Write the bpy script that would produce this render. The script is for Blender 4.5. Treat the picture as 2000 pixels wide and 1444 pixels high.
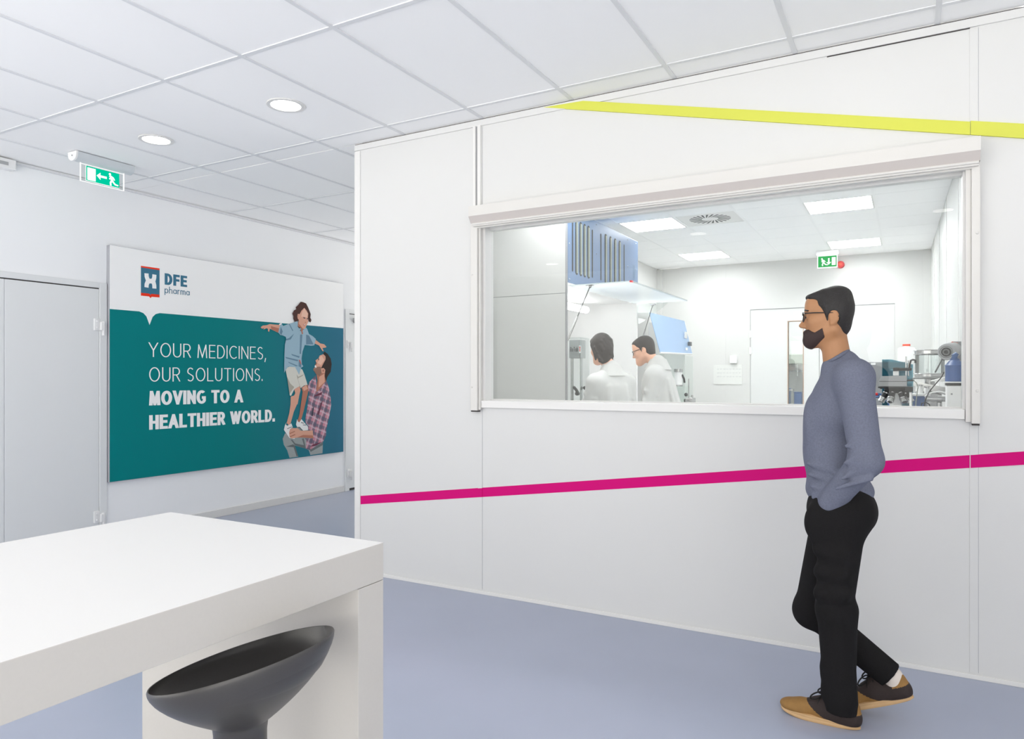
import bpy, bmesh, math, random
import numpy as np
from mathutils import Vector, Matrix
from mathutils.geometry import tessellate_polygon

for o in list(bpy.data.objects): bpy.data.objects.remove(o)
S = bpy.context.scene
COL = S.collection
random.seed(7)

# ------------------------------------------------------------------ camera, world, exposure
F, YAW, CY, H = 1393.04, .5077, 738.04, 1.3902          # focal length (px), yaw, horizon row, eye height (m)
cs, sn = math.cos(YAW), math.sin(YAW)
cam = bpy.data.cameras.new('camera'); cam_o = bpy.data.objects.new('camera', cam); COL.objects.link(cam_o)
cam.sensor_fit = 'HORIZONTAL'; cam.sensor_width = 36; cam.lens = F / 2000 * 36
cam.shift_y = (CY - 722) / 2000; cam.clip_start = .02; cam.clip_end = 100
cam_o.location = (0, 0, H); cam_o.rotation_euler = (math.pi / 2, 0, YAW)
S.camera = cam_o
W = bpy.data.worlds.new('daylight_fill'); S.world = W; W.use_nodes = True
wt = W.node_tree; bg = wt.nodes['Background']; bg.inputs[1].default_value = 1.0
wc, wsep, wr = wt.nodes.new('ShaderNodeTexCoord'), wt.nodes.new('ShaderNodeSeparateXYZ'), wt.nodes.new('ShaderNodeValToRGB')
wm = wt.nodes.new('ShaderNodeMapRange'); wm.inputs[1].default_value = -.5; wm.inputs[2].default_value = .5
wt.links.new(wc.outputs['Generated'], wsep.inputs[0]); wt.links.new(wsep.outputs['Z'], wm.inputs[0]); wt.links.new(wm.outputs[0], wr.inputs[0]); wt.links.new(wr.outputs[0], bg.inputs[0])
wr.color_ramp.elements[0].position = .35; wr.color_ramp.elements[0].color = (3.75, 3.68, 3.5, 1)      # added fill: lower half made brighter to throw light up at the ceilings
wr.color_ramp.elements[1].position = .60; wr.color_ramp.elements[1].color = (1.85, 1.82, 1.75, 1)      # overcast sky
S.view_settings.view_transform = 'Standard'; S.view_settings.look = 'None'
S.view_settings.exposure = 0.24; S.view_settings.gamma = 1; S.view_settings.use_curve_mapping = False
S.cycles.use_denoising = True
S.cycles.max_bounces = 12; S.cycles.diffuse_bounces = 6; S.cycles.transparent_max_bounces = 16
LAB_LIGHT, DOWN_LIGHT = 23.0, 11.0

def ray(x, y): r = (x - 1000) / F; return Vector((cs * r - sn, sn * r + cs, (CY - y) / F))
CAM = Vector((0, 0, H))
def onX(x, y, X): d = ray(x, y); return CAM + d * (X / d.x)
def onY(x, y, Y): d = ray(x, y); return CAM + d * (Y / d.y)
def onZ(x, y, z): d = ray(x, y); return CAM + d * ((z - H) / d.z)

# ------------------------------------------------------------------ materials
def srgb(r, g, b): return tuple(((c / 255) / 12.92 if c / 255 <= .04045 else ((c / 255 + .055) / 1.055) ** 2.4) for c in (r, g, b)) + (1,)
MATS = {}
def mat(name, rgb, rough=.5, metal=0, noise=0, nscale=60, bump=0, spec=.5, emit=0, coat=0):
    if name in MATS: return MATS[name]
    m = bpy.data.materials.new(name); m.use_nodes = True; nt = m.node_tree; b = nt.nodes['Principled BSDF']
    c = srgb(*rgb) if max(rgb) > 1.0001 else tuple(rgb) + (1,)
    b.inputs['Base Color'].default_value = c; b.inputs['Roughness'].default_value = rough
    b.inputs['Metallic'].default_value = metal; b.inputs['Specular IOR Level'].default_value = spec
    b.inputs['Coat Weight'].default_value = coat
    if emit: b.inputs['Emission Color'].default_value = c; b.inputs['Emission Strength'].default_value = emit
    if noise or bump:
        tc = nt.nodes.new('ShaderNodeTexCoord'); n = nt.nodes.new('ShaderNodeTexNoise')
        n.inputs['Scale'].default_value = nscale; n.inputs['Detail'].default_value = 4
        nt.links.new(tc.outputs['Object'], n.inputs['Vector'])
        if noise:
            mx = nt.nodes.new('ShaderNodeMixRGB'); mx.inputs[1].default_value = tuple(v * (1 - noise) for v in c[:3]) + (1,)
            mx.inputs[2].default_value = tuple(min(1, v * (1 + noise)) for v in c[:3]) + (1,)
            nt.links.new(n.outputs['Fac'], mx.inputs[0]); nt.links.new(mx.outputs[0], b.inputs['Base Color'])
        if bump:
            bp = nt.nodes.new('ShaderNodeBump'); bp.inputs['Strength'].default_value = bump; bp.inputs['Distance'].default_value = .002
            nt.links.new(n.outputs['Fac'], bp.inputs['Height']); nt.links.new(bp.outputs[0], b.inputs['Normal'])
    MATS[name] = m; return m
def glass_mat(name, tint=(1, 1, 1), refl=.05, rough=0.0):
    m = bpy.data.materials.new(name); m.use_nodes = True; nt = m.node_tree; nt.nodes.clear()
    out = nt.nodes.new('ShaderNodeOutputMaterial'); mx = nt.nodes.new('ShaderNodeMixShader')
    t = nt.nodes.new('ShaderNodeBsdfTransparent'); t.inputs[0].default_value = tint + (1,)
    g = nt.nodes.new('ShaderNodeBsdfGlossy'); g.inputs['Roughness'].default_value = rough
    lw = nt.nodes.new('ShaderNodeLayerWeight'); lw.inputs[0].default_value = .25
    ma = nt.nodes.new('ShaderNodeMath'); ma.operation = 'MULTIPLY_ADD'; ma.inputs[1].default_value = .5; ma.inputs[2].default_value = refl
    ma.use_clamp = True
    nt.links.new(lw.outputs['Fresnel'], ma.inputs[0]); ma.inputs[1].default_value = refl * 6
    ma.inputs[2].default_value = refl * .4
    nt.links.new(ma.outputs[0], mx.inputs[0]); nt.links.new(t.outputs[0], mx.inputs[1]); nt.links.new(g.outputs[0], mx.inputs[2])
    nt.links.new(mx.outputs[0], out.inputs[0]); MATS[name] = m; return m
def emit_mat(name, rgb, k):
    m = bpy.data.materials.new(name); m.use_nodes = True; nt = m.node_tree; nt.nodes.clear()
    out = nt.nodes.new('ShaderNodeOutputMaterial'); e = nt.nodes.new('ShaderNodeEmission')
    e.inputs[0].default_value = srgb(*rgb); e.inputs[1].default_value = k; nt.links.new(e.outputs[0], out.inputs[0]); MATS[name] = m; return m
M = MATS
mat('wall_white', (214, 214, 213), .38, bump=.03, nscale=300, spec=.3)
mat('wall_left_white', (246, 247, 249), .55, bump=.04, nscale=300, spec=.3)
mat('trim_white', (224, 223, 221), .35)
mat('dark_gap', (60, 55, 55), .8)
mat('tile_white', (248, 248, 248), .85, noise=.02, nscale=500)
mat('tee_grey', (223, 224, 226), .5)
mat('lab_white', (207, 207, 205), .4, spec=.3)
mat('floor_blue', (166, 173, 192), .3, noise=.05, nscale=2.5, bump=.02, spec=.4)
mat('floor_lab', (236, 237, 238), .4)
mat('magenta', (206, 0, 116), .6, spec=.15); mat('lime', (206, 209, 88), .6, spec=.2)
mat('laminate', (229, 228, 227), .4, spec=.35)
mat('laminate_shaded', (203, 199, 193), .5, noise=.02, nscale=200, spec=.35)  # table sides and end panels: the white laminate darkened to carry their shade
mat('laminate_grey', (172, 173, 178), .5)
mat('stool_black', (72, 70, 69), .36, noise=.08, nscale=300, bump=.05)
mat('steel', (190, 190, 190), .25, 1); mat('dark_steel', (110, 112, 112), .35, .8)
mat('shutter_white', (214, 212, 208), .35); mat('shutter_shaded', (196, 189, 185), .45)
mat('skin', (172, 124, 86), .55, noise=.06, nscale=40); mat('skin_pale', (226, 176, 150), .55, noise=.04, nscale=40)
mat('hair_black', (33, 30, 29), .6, noise=.5, nscale=260, bump=.7); mat('hair_dark', (58, 52, 50), .6, noise=.4, nscale=120, bump=.15)
mat('beard_dark', (52, 36, 34), .7, noise=.4, nscale=300, bump=.5)
mat('sweater', (110, 114, 130), .95, noise=.22, nscale=170, bump=.5, spec=.1)
mat('trousers_black', (29, 28, 29), .9, noise=.3, nscale=240, bump=.3, spec=.15)
mat('shoe_tan', (148, 110, 58), .75, noise=.18, nscale=60, bump=.2); mat('shoe_brown', (46, 35, 33), .8, noise=.25, nscale=200)
mat('sole_gum', (205, 168, 122), .6, noise=.06, nscale=40); mat('lace_black', (18, 17, 18), .8); mat('sock_white', (222, 212, 202), .9)
mat('coat_white', (203, 203, 201), .85, bump=.15, nscale=30)
mat('frame_black', (20, 18, 18), .3); mat('eye_white', (230, 225, 220), .3)
mat('machine_blue', (100, 124, 158), .4, noise=.03, nscale=90); mat('pale_blue', (146, 176, 212), .35)
mat('slot_dark', (62, 64, 62), .6); mat('slot_green', (142, 148, 138), .5)
mat('plastic_white', (236, 236, 236), .4); mat('plastic_grey', (165, 166, 168), .45); mat('mid_grey', (150, 151, 153), .5)
mat('black_plastic', (28, 28, 30), .45); mat('blue_plastic', (52, 88, 140), .35); mat('tank_blue', (50, 84, 138), .4, noise=.1, nscale=80)
mat('red_plastic', (214, 40, 48), .4); mat('orange_cap', (236, 78, 48), .4); mat('sign_red', (225, 60, 50), .5)
mat('lab_tee', (244, 244, 244), .6); mat('sign_housing', (206, 212, 216), .35); mat('paper', (236, 236, 234), .8); mat('lab_paper', (214, 215, 212), .8); mat('tile_grey', (196, 197, 196), .8); mat('lab_door_white', (210, 211, 210), .45); mat('door_white', (229, 231, 232), .45)
mat('frame_tan', (176, 150, 132), .5)
glass_mat('window_glass', (.985, .993, .987), .032); glass_mat('acrylic', (.95, .97, .965), .08)
glass_mat('hood_acrylic', (.96, .975, .97), .06)
_n = M['hood_acrylic'].node_tree; _o = _n.nodes['Material Output']; _d = _n.nodes.new('ShaderNodeBsdfDiffuse'); _d.inputs[0].default_value = (.9, .92, .92, 1); _m = _n.nodes.new('ShaderNodeMixShader'); _m.inputs[0].default_value = .38  # diffuse haze mixed in to imitate white reflections on the clear door
_n.links.new(_o.inputs[0].links[0].from_socket, _m.inputs[1]); _t = _n.nodes.new('ShaderNodeBsdfTranslucent'); _t.inputs[0].default_value = (.9, .92, .92, 1); _a = _n.nodes.new('ShaderNodeMixShader'); _n.links.new(_d.outputs[0], _a.inputs[1]); _n.links.new(_t.outputs[0], _a.inputs[2]); _n.links.new(_a.outputs[0], _m.inputs[2]); _n.links.new(_m.outputs[0], _o.inputs[0]); glass_mat('acrylic_blue', (.70, .84, .95), .06)
glass_mat('teal_glass', (.42, .66, .72), .06); glass_mat('clear_glass', (.93, .95, .95), .12)
glass_mat('green_glass', (.965, .992, .98), .05)
emit_mat('lamp_white', (255, 253, 246), DOWN_LIGHT); emit_mat('panel_white', (252, 254, 255), LAB_LIGHT)
emit_mat('sign_green', (0, 190, 150), 1.0); emit_mat('sign_white', (250, 255, 253), 1.15); emit_mat('acrylic_edge', (255, 255, 255), .95)
emit_mat('sign_green_deep', (20, 170, 80), .9); emit_mat('tube_white', (255, 255, 255), 7.0)

# ------------------------------------------------------------------ mesh building
class B:
    def __init__(s): s.bm = bmesh.new()
    def _merge(s, t, mi=0):
        for f in t.faces: f.material_index = mi
        me = bpy.data.meshes.new('tmp'); t.to_mesh(me); t.free(); s.bm.from_mesh(me); bpy.data.meshes.remove(me)
    def box(s, x0, x1, y0, y1, z0, z1, mi=0, bev=0, seg=2, mx=None):
        t = bmesh.new(); bmesh.ops.create_cube(t, size=1)
        for v in t.verts: v.co = Vector(((x0 + x1) / 2 + v.co.x * (x1 - x0), (y0 + y1) / 2 + v.co.y * (y1 - y0), (z0 + z1) / 2 + v.co.z * (z1 - z0)))
        if bev: bmesh.ops.bevel(t, geom=t.edges[:], offset=bev, segments=seg, affect='EDGES', profile=.5)
        if mx: bmesh.ops.transform(t, matrix=mx, verts=t.verts)
        bmesh.ops.recalc_face_normals(t, faces=t.faces)
        s._merge(t, mi); return s
    def cyl(s, p0, p1, r0, r1=None, n=24, mi=0, caps=True):
        p0, p1 = Vector(p0), Vector(p1); r1 = r0 if r1 is None else r1
        return s.lathe([(r0, 0), (r1, (p1 - p0).length)], p0, p1 - p0, n, mi, caps)
    def lathe(s, prof, o, axis=(0, 0, 1), n=32, mi=0, caps=True):
        o = Vector(o); q = Vector(axis).normalized().to_track_quat('Z', 'Y'); t = bmesh.new(); rings = []
        for r, h in prof:
            rings.append([t.verts.new(o + q @ Vector((r * math.cos(2 * math.pi * i / n), r * math.sin(2 * math.pi * i / n), h))) for i in range(n)])
        for a, b in zip(rings, rings[1:]):
            for i in range(n): t.faces.new((a[i], a[(i + 1) % n], b[(i + 1) % n], b[i]))
        if caps:
            if prof[0][0] > 1e-6: t.faces.new(rings[0][::-1])
            if prof[-1][0] > 1e-6: t.faces.new(rings[-1])
        bmesh.ops.remove_doubles(t, verts=t.verts, dist=1e-6); bmesh.ops.recalc_face_normals(t, faces=t.faces)
        s._merge(t, mi); return s
    def tube(s, pts, r, n=10, mi=0):
        pts = [Vector(p) for p in pts]; t = bmesh.new(); rings = []; up = Vector((0.13, .27, .95)).normalized()
        for i, p in enumerate(pts):
            d = (pts[min(i + 1, len(pts) - 1)] - pts[max(i - 1, 0)]).normalized()
            a = d.cross(up)
            if a.length < 1e-3: a = d.cross(Vector((1, 0, 0)))
            a.normalize(); b = d.cross(a); rr = r[i] if isinstance(r, (list, tuple)) else r
            rings.append([t.verts.new(p + a * rr * math.cos(2 * math.pi * k / n) + b * rr * math.sin(2 * math.pi * k / n)) for k in range(n)])
        for a, b in zip(rings, rings[1:]):
            for i in range(n): t.faces.new((a[i], a[(i + 1) % n], b[(i + 1) % n], b[i]))
        t.faces.new(rings[0][::-1]); t.faces.new(rings[-1]); bmesh.ops.recalc_face_normals(t, faces=t.faces)
        s._merge(t, mi); return s
    def prism(s, pts, d, mi=0, bev=0):
        """closed outline of 3D points pushed along vector d"""
        d = Vector(d); t = bmesh.new(); a = [t.verts.new(Vector(p)) for p in pts]; b = [t.verts.new(Vector(p) + d) for p in pts]; n = len(pts)
        for tri in tessellate_polygon([[Vector(p) for p in pts]]):
            try: t.faces.new([a[i] for i in tri]); t.faces.new([b[i] for i in tri])
            except ValueError: pass
        for i in range(n): t.faces.new((a[i], a[(i + 1) % n], b[(i + 1) % n], b[i]))
        bmesh.ops.recalc_face_normals(t, faces=t.faces)
        s._merge(t, mi); return s
    def flat(s, pts, mi=0, nrm=None):
        t = bmesh.new(); a = [t.verts.new(Vector(p)) for p in pts]
        for tri in tessellate_polygon([[Vector(p) for p in pts]]):
            try: f = t.faces.new([a[i] for i in tri])
            except ValueError: continue
            if nrm:
                f.normal_update()
                if f.normal.dot(Vector(nrm)) < 0: f.normal_flip()
        s._merge(t, mi); return s
    def ball(s, c, r, mi=0, n=20, mx=None):
        t = bmesh.new(); bmesh.ops.create_uvsphere(t, u_segments=n, v_segments=max(6, n // 2), radius=1)
        r = (r, r, r) if not hasattr(r, '__len__') else r
        for v in t.verts: v.co = Vector((v.co.x * r[0], v.co.y * r[1], v.co.z * r[2]))
        if mx: bmesh.ops.transform(t, matrix=mx, verts=t.verts)
        for v in t.verts: v.co += Vector(c)
        s._merge(t, mi); return s
    def build(s, name, mats, parent=None, smooth=None, origin=None):
        me = bpy.data.meshes.new(name)
        if origin is not None:
            for v in s.bm.verts: v.co -= Vector(origin)
        s.bm.to_mesh(me); s.bm.free()
        for m in (mats if isinstance(mats, (list, tuple)) else [mats]): me.materials.append(M[m])
        if smooth is not None:
            me.shade_smooth(); me.set_sharp_from_angle(angle=math.radians(smooth))
        return link(name, me, parent, origin)
def link(name, me, parent=None, origin=None):
    o = bpy.data.objects.new(name, me); COL.objects.link(o)
    if origin is not None: o.location = origin
    if parent is not None:
        o.parent = parent
        o.matrix_parent_inverse = world_of(parent).inverted()
    return o
def world_of(o):
    m = o.matrix_basis.copy()
    if o.parent: m = world_of(o.parent) @ o.matrix_parent_inverse @ m
    return m
def tag(o, label, cat, group=None):
    o['label'] = label; o['category'] = cat
    if group: o['group'] = group
    return o
def thing(name, label, cat, loc=(0, 0, 0), rz=0, group=None):
    o = bpy.data.objects.new(name, None); COL.objects.link(o); o.location = loc; o.rotation_euler = (0, 0, rz); o.empty_display_size = .1
    return tag(o, label, cat, group)
def struct(o): o['kind'] = 'structure'; return o
def kids(o): return [c for c in bpy.data.objects if c.parent == o]
def dup(root, loc, label=None):
    r = root.copy(); COL.objects.link(r); r.location = loc
    if label: r['label'] = label
    for ch in kids(root):
        c = ch.copy(); COL.objects.link(c); c.parent = r; c.matrix_parent_inverse = ch.matrix_parent_inverse.copy()
        for g in kids(ch):
            d = g.copy(); COL.objects.link(d); d.parent = c; d.matrix_parent_inverse = g.matrix_parent_inverse.copy()
    return r

# ------------------------------------------------------------------ smooth signed-distance modelling (people, shoes)
def cap(a, b, ra, rb=None, k=.02, sx=None): return ('c', np.array(a, float), np.array(b, float), ra, ra if rb is None else rb, k)
def ell(c, r, k=.02, R=None): return ('e', np.array(c, float), np.array(r, float), k, None if R is None else np.array(R, float))
def cut(p): return ('cut',) + (p,)
def sdf_eval(p, P):
    if p[0] == 'c':
        a, b, ra, rb = p[1:5]; ab = b - a; L = max((ab ** 2).sum(), 1e-9)
        t = np.clip(((P - a) @ ab) / L, 0, 1); return np.linalg.norm(P - a - t[..., None] * ab, axis=-1) - (ra + (rb - ra) * t)
    c, r, k, R = p[1:5]; q = P - c
    if R is not None: q = q @ R
    k0 = np.linalg.norm(q / r, axis=-1); k1 = np.linalg.norm(q / (r * r), axis=-1) + 1e-9
    return np.where(k0 < 1e-6, -r.min(), k0 * (k0 - 1) / k1)
def bounds(p):
    if p[0] == 'c': a, b, ra, rb = p[1:5]; m = max(ra, rb); return np.minimum(a, b) - m, np.maximum(a, b) + m
    m = p[2] if p[4] is None else np.full(3, p[2].max()); return p[1] - m, p[1] + m
def sdf_mesh(name, prims, h, mats, parent=None, matfn=None, smooth_it=0, clip=None, grow=0):
    lo = np.min([bounds(p)[0] for p in prims if p[0] != 'cut'], axis=0) - 4 * h; hi = np.max([bounds(p)[1] for p in prims if p[0] != 'cut'], axis=0) + 4 * h
    n = np.ceil((hi - lo) / h).astype(int) + 1; D = np.full(n, 9.0, np.float32)
    for p in prims:
        c_ = p[0] == 'cut'; q = p[1] if c_ else p; k = q[5] if q[0] == 'c' else q[3]
        a, b = bounds(q); i0 = np.maximum(((a - k - 3 * h - lo) / h).astype(int), 0); i1 = np.minimum(((b + k + 3 * h - lo) / h).astype(int) + 2, n)
        if (i1 <= i0).any(): continue
        sl = tuple(slice(u, v) for u, v in zip(i0, i1))
        P = np.stack(np.meshgrid(*[lo[d] + h * np.arange(i0[d], i1[d]) for d in range(3)], indexing='ij'), -1)
        d = sdf_eval(q, P); A = D[sl]
        if c_: d = -d; g = np.maximum(k - np.abs(A - d), 0) / k; D[sl] = np.maximum(A, d) + g * g * k / 4
        else: g = np.maximum(k - np.abs(A - d), 0) / k; D[sl] = np.minimum(A, d) - g * g * k / 4
    D -= grow
    if clip is not None:
        P = np.stack(np.meshgrid(*[lo[d] + h * np.arange(n[d]) for d in range(3)], indexing='ij'), -1)
        D = np.maximum(D, clip(P))
    ins = D < 0; nc = n - 1
    cnt = np.zeros(nc, np.int8); acc = np.zeros(tuple(nc) + (3,), np.float32); ec = np.zeros(nc, np.int8)
    corner = lambda o: D[o[0]:o[0] + nc[0], o[1]:o[1] + nc[1], o[2]:o[2] + nc[2]]
    for ax in range(3):
        u, v = [d for d in range(3) if d != ax]
        for a in (0, 1):
            for b in (0, 1):
                o0 = [0, 0, 0]; o0[u] = a; o0[v] = b; o1 = list(o0); o1[ax] = 1
                d0, d1 = corner(o0), corner(o1); m = (d0 < 0) != (d1 < 0)
                t = np.where(m, d0 / np.where(m, d0 - d1, 1), 0); ec += m
                acc[..., ax] += np.where(m, t, 0); acc[..., u] += m * a; acc[..., v] += m * b
    act = ec > 0; idx = np.full(nc, -1, np.int64); idx[act] = np.arange(act.sum())
    V = (np.argwhere(act) + acc[act] / ec[act][:, None]) * h + lo
    Fs = []
    for ax in range(3):
        u, v = [(1, 2), (2, 0), (0, 1)][ax]
        s0 = [slice(1, -1)] * 3; s1 = [slice(1, -1)] * 3; s0[ax] = slice(0, -1); s1[ax] = slice(1, None)
        a, b = ins[tuple(s0)], ins[tuple(s1)]; e = np.argwhere(a != b); flip = a[tuple(e.T)]
        off = np.ones(3, int); off[ax] = 0; e = e + off
        def cell(du, dv): w = e.copy(); w[:, u] -= du; w[:, v] -= dv; return idx[tuple(w.T)]
        q = np.stack([cell(1, 1), cell(0, 1), cell(0, 0), cell(1, 0)], 1); q[~flip] = q[~flip][:, ::-1]; Fs.append(q)
    Fc = np.concatenate(Fs)
    for _ in range(smooth_it):
        A = np.zeros_like(V); C = np.zeros(len(V))
        for i in range(4):
            j = (i + 1) % 4
            np.add.at(A, Fc[:, i], V[Fc[:, j]]); np.add.at(C, Fc[:, i], 1); np.add.at(A, Fc[:, j], V[Fc[:, i]]); np.add.at(C, Fc[:, j], 1)
        V = .5 * V + .5 * A / C[:, None]
    me = bpy.data.meshes.new(name); me.from_pydata(V.tolist(), [], Fc.tolist()); me.shade_smooth()
    for m in (mats if isinstance(mats, (list, tuple)) else [mats]): me.materials.append(M[m])
    if matfn is not None:
        me.polygons.foreach_set('material_index', matfn(V[Fc].mean(1)).astype(np.int32))
    me.update()
    return link(name, me, parent)

# ------------------------------------------------------------------ lettering drawn with strokes
def arc(cx, cy, rx, ry, a0, a1, n=14): return [(cx + rx * math.cos(math.radians(a0 + (a1 - a0) * i / n)), cy + ry * math.sin(math.radians(a0 + (a1 - a0) * i / n))) for i in range(n + 1)]
def glyph(ch):
    """(width, strokes) for cap height 1"""
    o = lambda w, y0=0, y1=1: arc(w / 2, (y0 + y1) / 2, w / 2, (y1 - y0) / 2, 90, 450, 28)
    G = {
     'A': (.72, [[(0, 0), (.36, 1), (.72, 0)], [(.13, .30), (.59, .30)]]),
     'C': (.66, [arc(.40, .5, .40, .5, 48, 312, 22)]),
     'D': (.62, [[(.0, 0), (0, 1), (.2, 1)] + arc(.22, .5, .40, .5, 90, -90, 18) + [(.2, 0), (0, 0)]]),
     'E': (.50, [[(.50, 1), (0, 1), (0, 0), (.50, 0)], [(0, .52), (.45, .52)]]),
     'F': (.48, [[(.48, 1), (0, 1), (0, 0)], [(0, .50), (.44, .50)]]),
     'G': (.70, [arc(.40, .5, .40, .5, 52, 318, 22) + [(.70, .45), (.42, .45)]]),
     'H': (.62, [[(0, 0), (0, 1)], [(.62, 0), (.62, 1)], [(0, .5), (.62, .5)]]),
     'I': (0.0, [[(0, 0), (0, 1)]]),
     'L': (.48, [[(0, 1), (0, 0), (.48, 0)]]),
     'M': (.78, [[(0, 0), (.07, 1), (.39, .05), (.71, 1), (.78, 0)]]),
     'N': (.62, [[(0, 0), (0, 1), (.62, 0), (.62, 1)]]),
     'O': (.78, [o(.78)]),
     'R': (.56, [[(0, 0), (0, 1)], [(0, 1), (.28, 1)] + arc(.28, .735, .26, .265, 90, -90, 12) + [(.0, .47)], [(.28, .47), (.56, 0)]]),
     'S': (.52, [arc(.27, .745, .24, .255, 35, 200, 10) + [(.10, .60), (.42, .42)] + arc(.26, .26, .25, .26, 30, -145, 10)]),
     'T': (.62, [[(0, 1), (.62, 1)], [(.31, 1), (.31, 0)]]),
     'U': (.60, [[(0, 1), (0, .32)] + arc(.30, .31, .30, .31, 180, 360, 14) + [(.60, .32), (.60, 1)]]),
     'V': (.68, [[(0, 1), (.34, 0), (.68, 1)]]),
     'W': (1.02, [[(0, 1), (.27, 0), (.51, .92), (.75, 0), (1.02, 1)]]),
     'Y': (.66, [[(0, 1), (.33, .45), (.66, 1)], [(.33, .45), (.33, 0)]]),
     ',': (.06, [[(.05, .06), (-.02, -.22)]]), '.': (.02, [[(0, 0), (.0, .09)]]), ' ': (.14, []),
     'a': (.50, [arc(.25, .33, .25, .33, 90, 450, 20), [(.50, .66), (.50, 0)]]),
     'b': (.50, [arc(.25, .33, .25, .33, 90, 450, 20), [(0, 1.05), (0, 0)]]),
     'o': (.52, [arc(.26, .33, .26, .33, 90, 450, 20)]),
     'p': (.50, [arc(.25, .33, .25, .33, 90, 450, 20), [(0, .66), (0, -.33)]]),
     'h': (.44, [[(0, 1.05), (0, 0)], [(0, .40)] + arc(.22, .44, .22, .22, 180, 0, 10) + [(.44, 0)]]),
     'r': (.26, [[(0, .66), (0, 0)], [(0, .40)] + arc(.24, .42, .24, .24, 180, 80, 6)]),
     'm': (.76, [[(0, .66), (0, 0)], [(0, .42)] + arc(.19, .46, .19, .20, 180, 0, 8) + [(.38, 0)], [(.38, .42)] + arc(.57, .46, .19, .20, 180, 0, 8) + [(.76, 0)]]),
    }
    return G[ch]
SK = [0]
def clip_v(poly, lo, hi, f):
    for sgn, lim in ((1, lo), (-1, hi)):
        out = []
        for i in range(len(poly)):
            p, q = poly[i], poly[(i + 1) % len(poly)]; a, c = sgn * (f(p) - lim), sgn * (f(q) - lim)
            if a >= 0: out.append(p)
            if a * c < 0: t = a / (a - c); out.append(p + (q - p) * t)
        poly = out
        if len(poly) < 3: return []
    return poly
def stroke_faces(bld, pts, w, to3_, mi, nrm, clip=None):
    SK[0] = (SK[0] + 1) % 24; off = Vector(nrm) * .00006 * SK[0]; to3 = lambda u, v: Vector(to3_(u, v)) + off
    closed = math.dist(pts[0], pts[-1]) < 1e-6
    if closed: pts = pts[:-1]
    pts = [p for i, p in enumerate(pts) if i == 0 or math.dist(p, pts[i - 1]) > 1e-5]
    n = len(pts); L = []; R = []
    for i in range(n):
        p = Vector(pts[i]); a = Vector(pts[(i - 1) % n]); b = Vector(pts[(i + 1) % n])
        d0 = (p - a).normalized() if (closed or i > 0) else (b - p).normalized()
        d1 = (b - p).normalized() if (closed or i < n - 1) else (p - a).normalized()
        t = d0 + d1; t = t.normalized() if t.length > 1e-4 else d0
        nn = Vector((-t.y, t.x)); sc = 1 / max(abs(nn.dot(Vector((-d0.y, d0.x)))), .12 if clip else .5)
        L.append(p + nn * w / 2 * sc); R.append(p - nn * w / 2 * sc)
    for i in range(n if closed else n - 1):
        j = (i + 1) % n; q = [L[i], L[j], R[j], R[i]]
        if clip: q = clip_v(q, clip[0], clip[1], clip[2])
        if len(q) >= 3: bld.flat([to3(*p) for p in q], mi, nrm)
def glyph_first(ch, st): return st if not (ch == 'A' and len(st) == 2) and not (ch == 'Y' and len(st) == 2) else None
def text_strokes(bld, txt, p0, p1, cap_h, wt, to3, mi, nrm, gap=.2, an=1.0):
    """lay txt between u-coordinates p0..p1 (baseline p0=(u,v)); widths are scaled to fit; stems are an times as thick as bars"""
    (u0, v0), (u1, v1) = p0, p1; u0, u1 = u0 / an, u1 / an; ga = wt + gap * cap_h; n = len(txt)
    k = (u1 - u0 - wt - (n - 1) * ga) / max(sum(glyph(c)[0] for c in txt), .3); adv = []; x_ = 0
    for ch in txt: adv.append(x_ / k); x_ += glyph(ch)[0] * k + ga
    dv = (v1 - v0) / (u1 - u0)
    hh = cap_h - wt; t3 = lambda u, v: to3(u * an, v); low = lambda p: p.y - (v0 + dv * (p.x - u0))
    for a, ch in zip(adv, txt):
        for st in glyph(ch)[1]:
            q = []
            for x, y in st: u = u0 + wt / 2 + (a + x) * k; q.append((u, v0 + dv * (u - u0) + wt / 2 + y * hh))
            caps = ch in 'ADEFHILMNRTVWYUCGOS'
            if ch in 'AMNVWY' and st is glyph_first(ch, st):        # run pointed letters past the lines, then trim them flat
                q = ext(q, wt * 4)
            elif ch not in 'OCGSao': q = ext(q, wt)
            stroke_faces(bld, q, wt, t3, mi, nrm, (0, cap_h, low) if caps else None)
def ext(q, wt):
    if math.dist(q[0], q[-1]) < 1e-6: return q
    q = [Vector(p) for p in q]; q[0] = q[0] + (q[0] - q[1]).normalized() * wt / 2; q[-1] = q[-1] + (q[-1] - q[-2]).normalized() * wt / 2
    return [tuple(p) for p in q]

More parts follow.
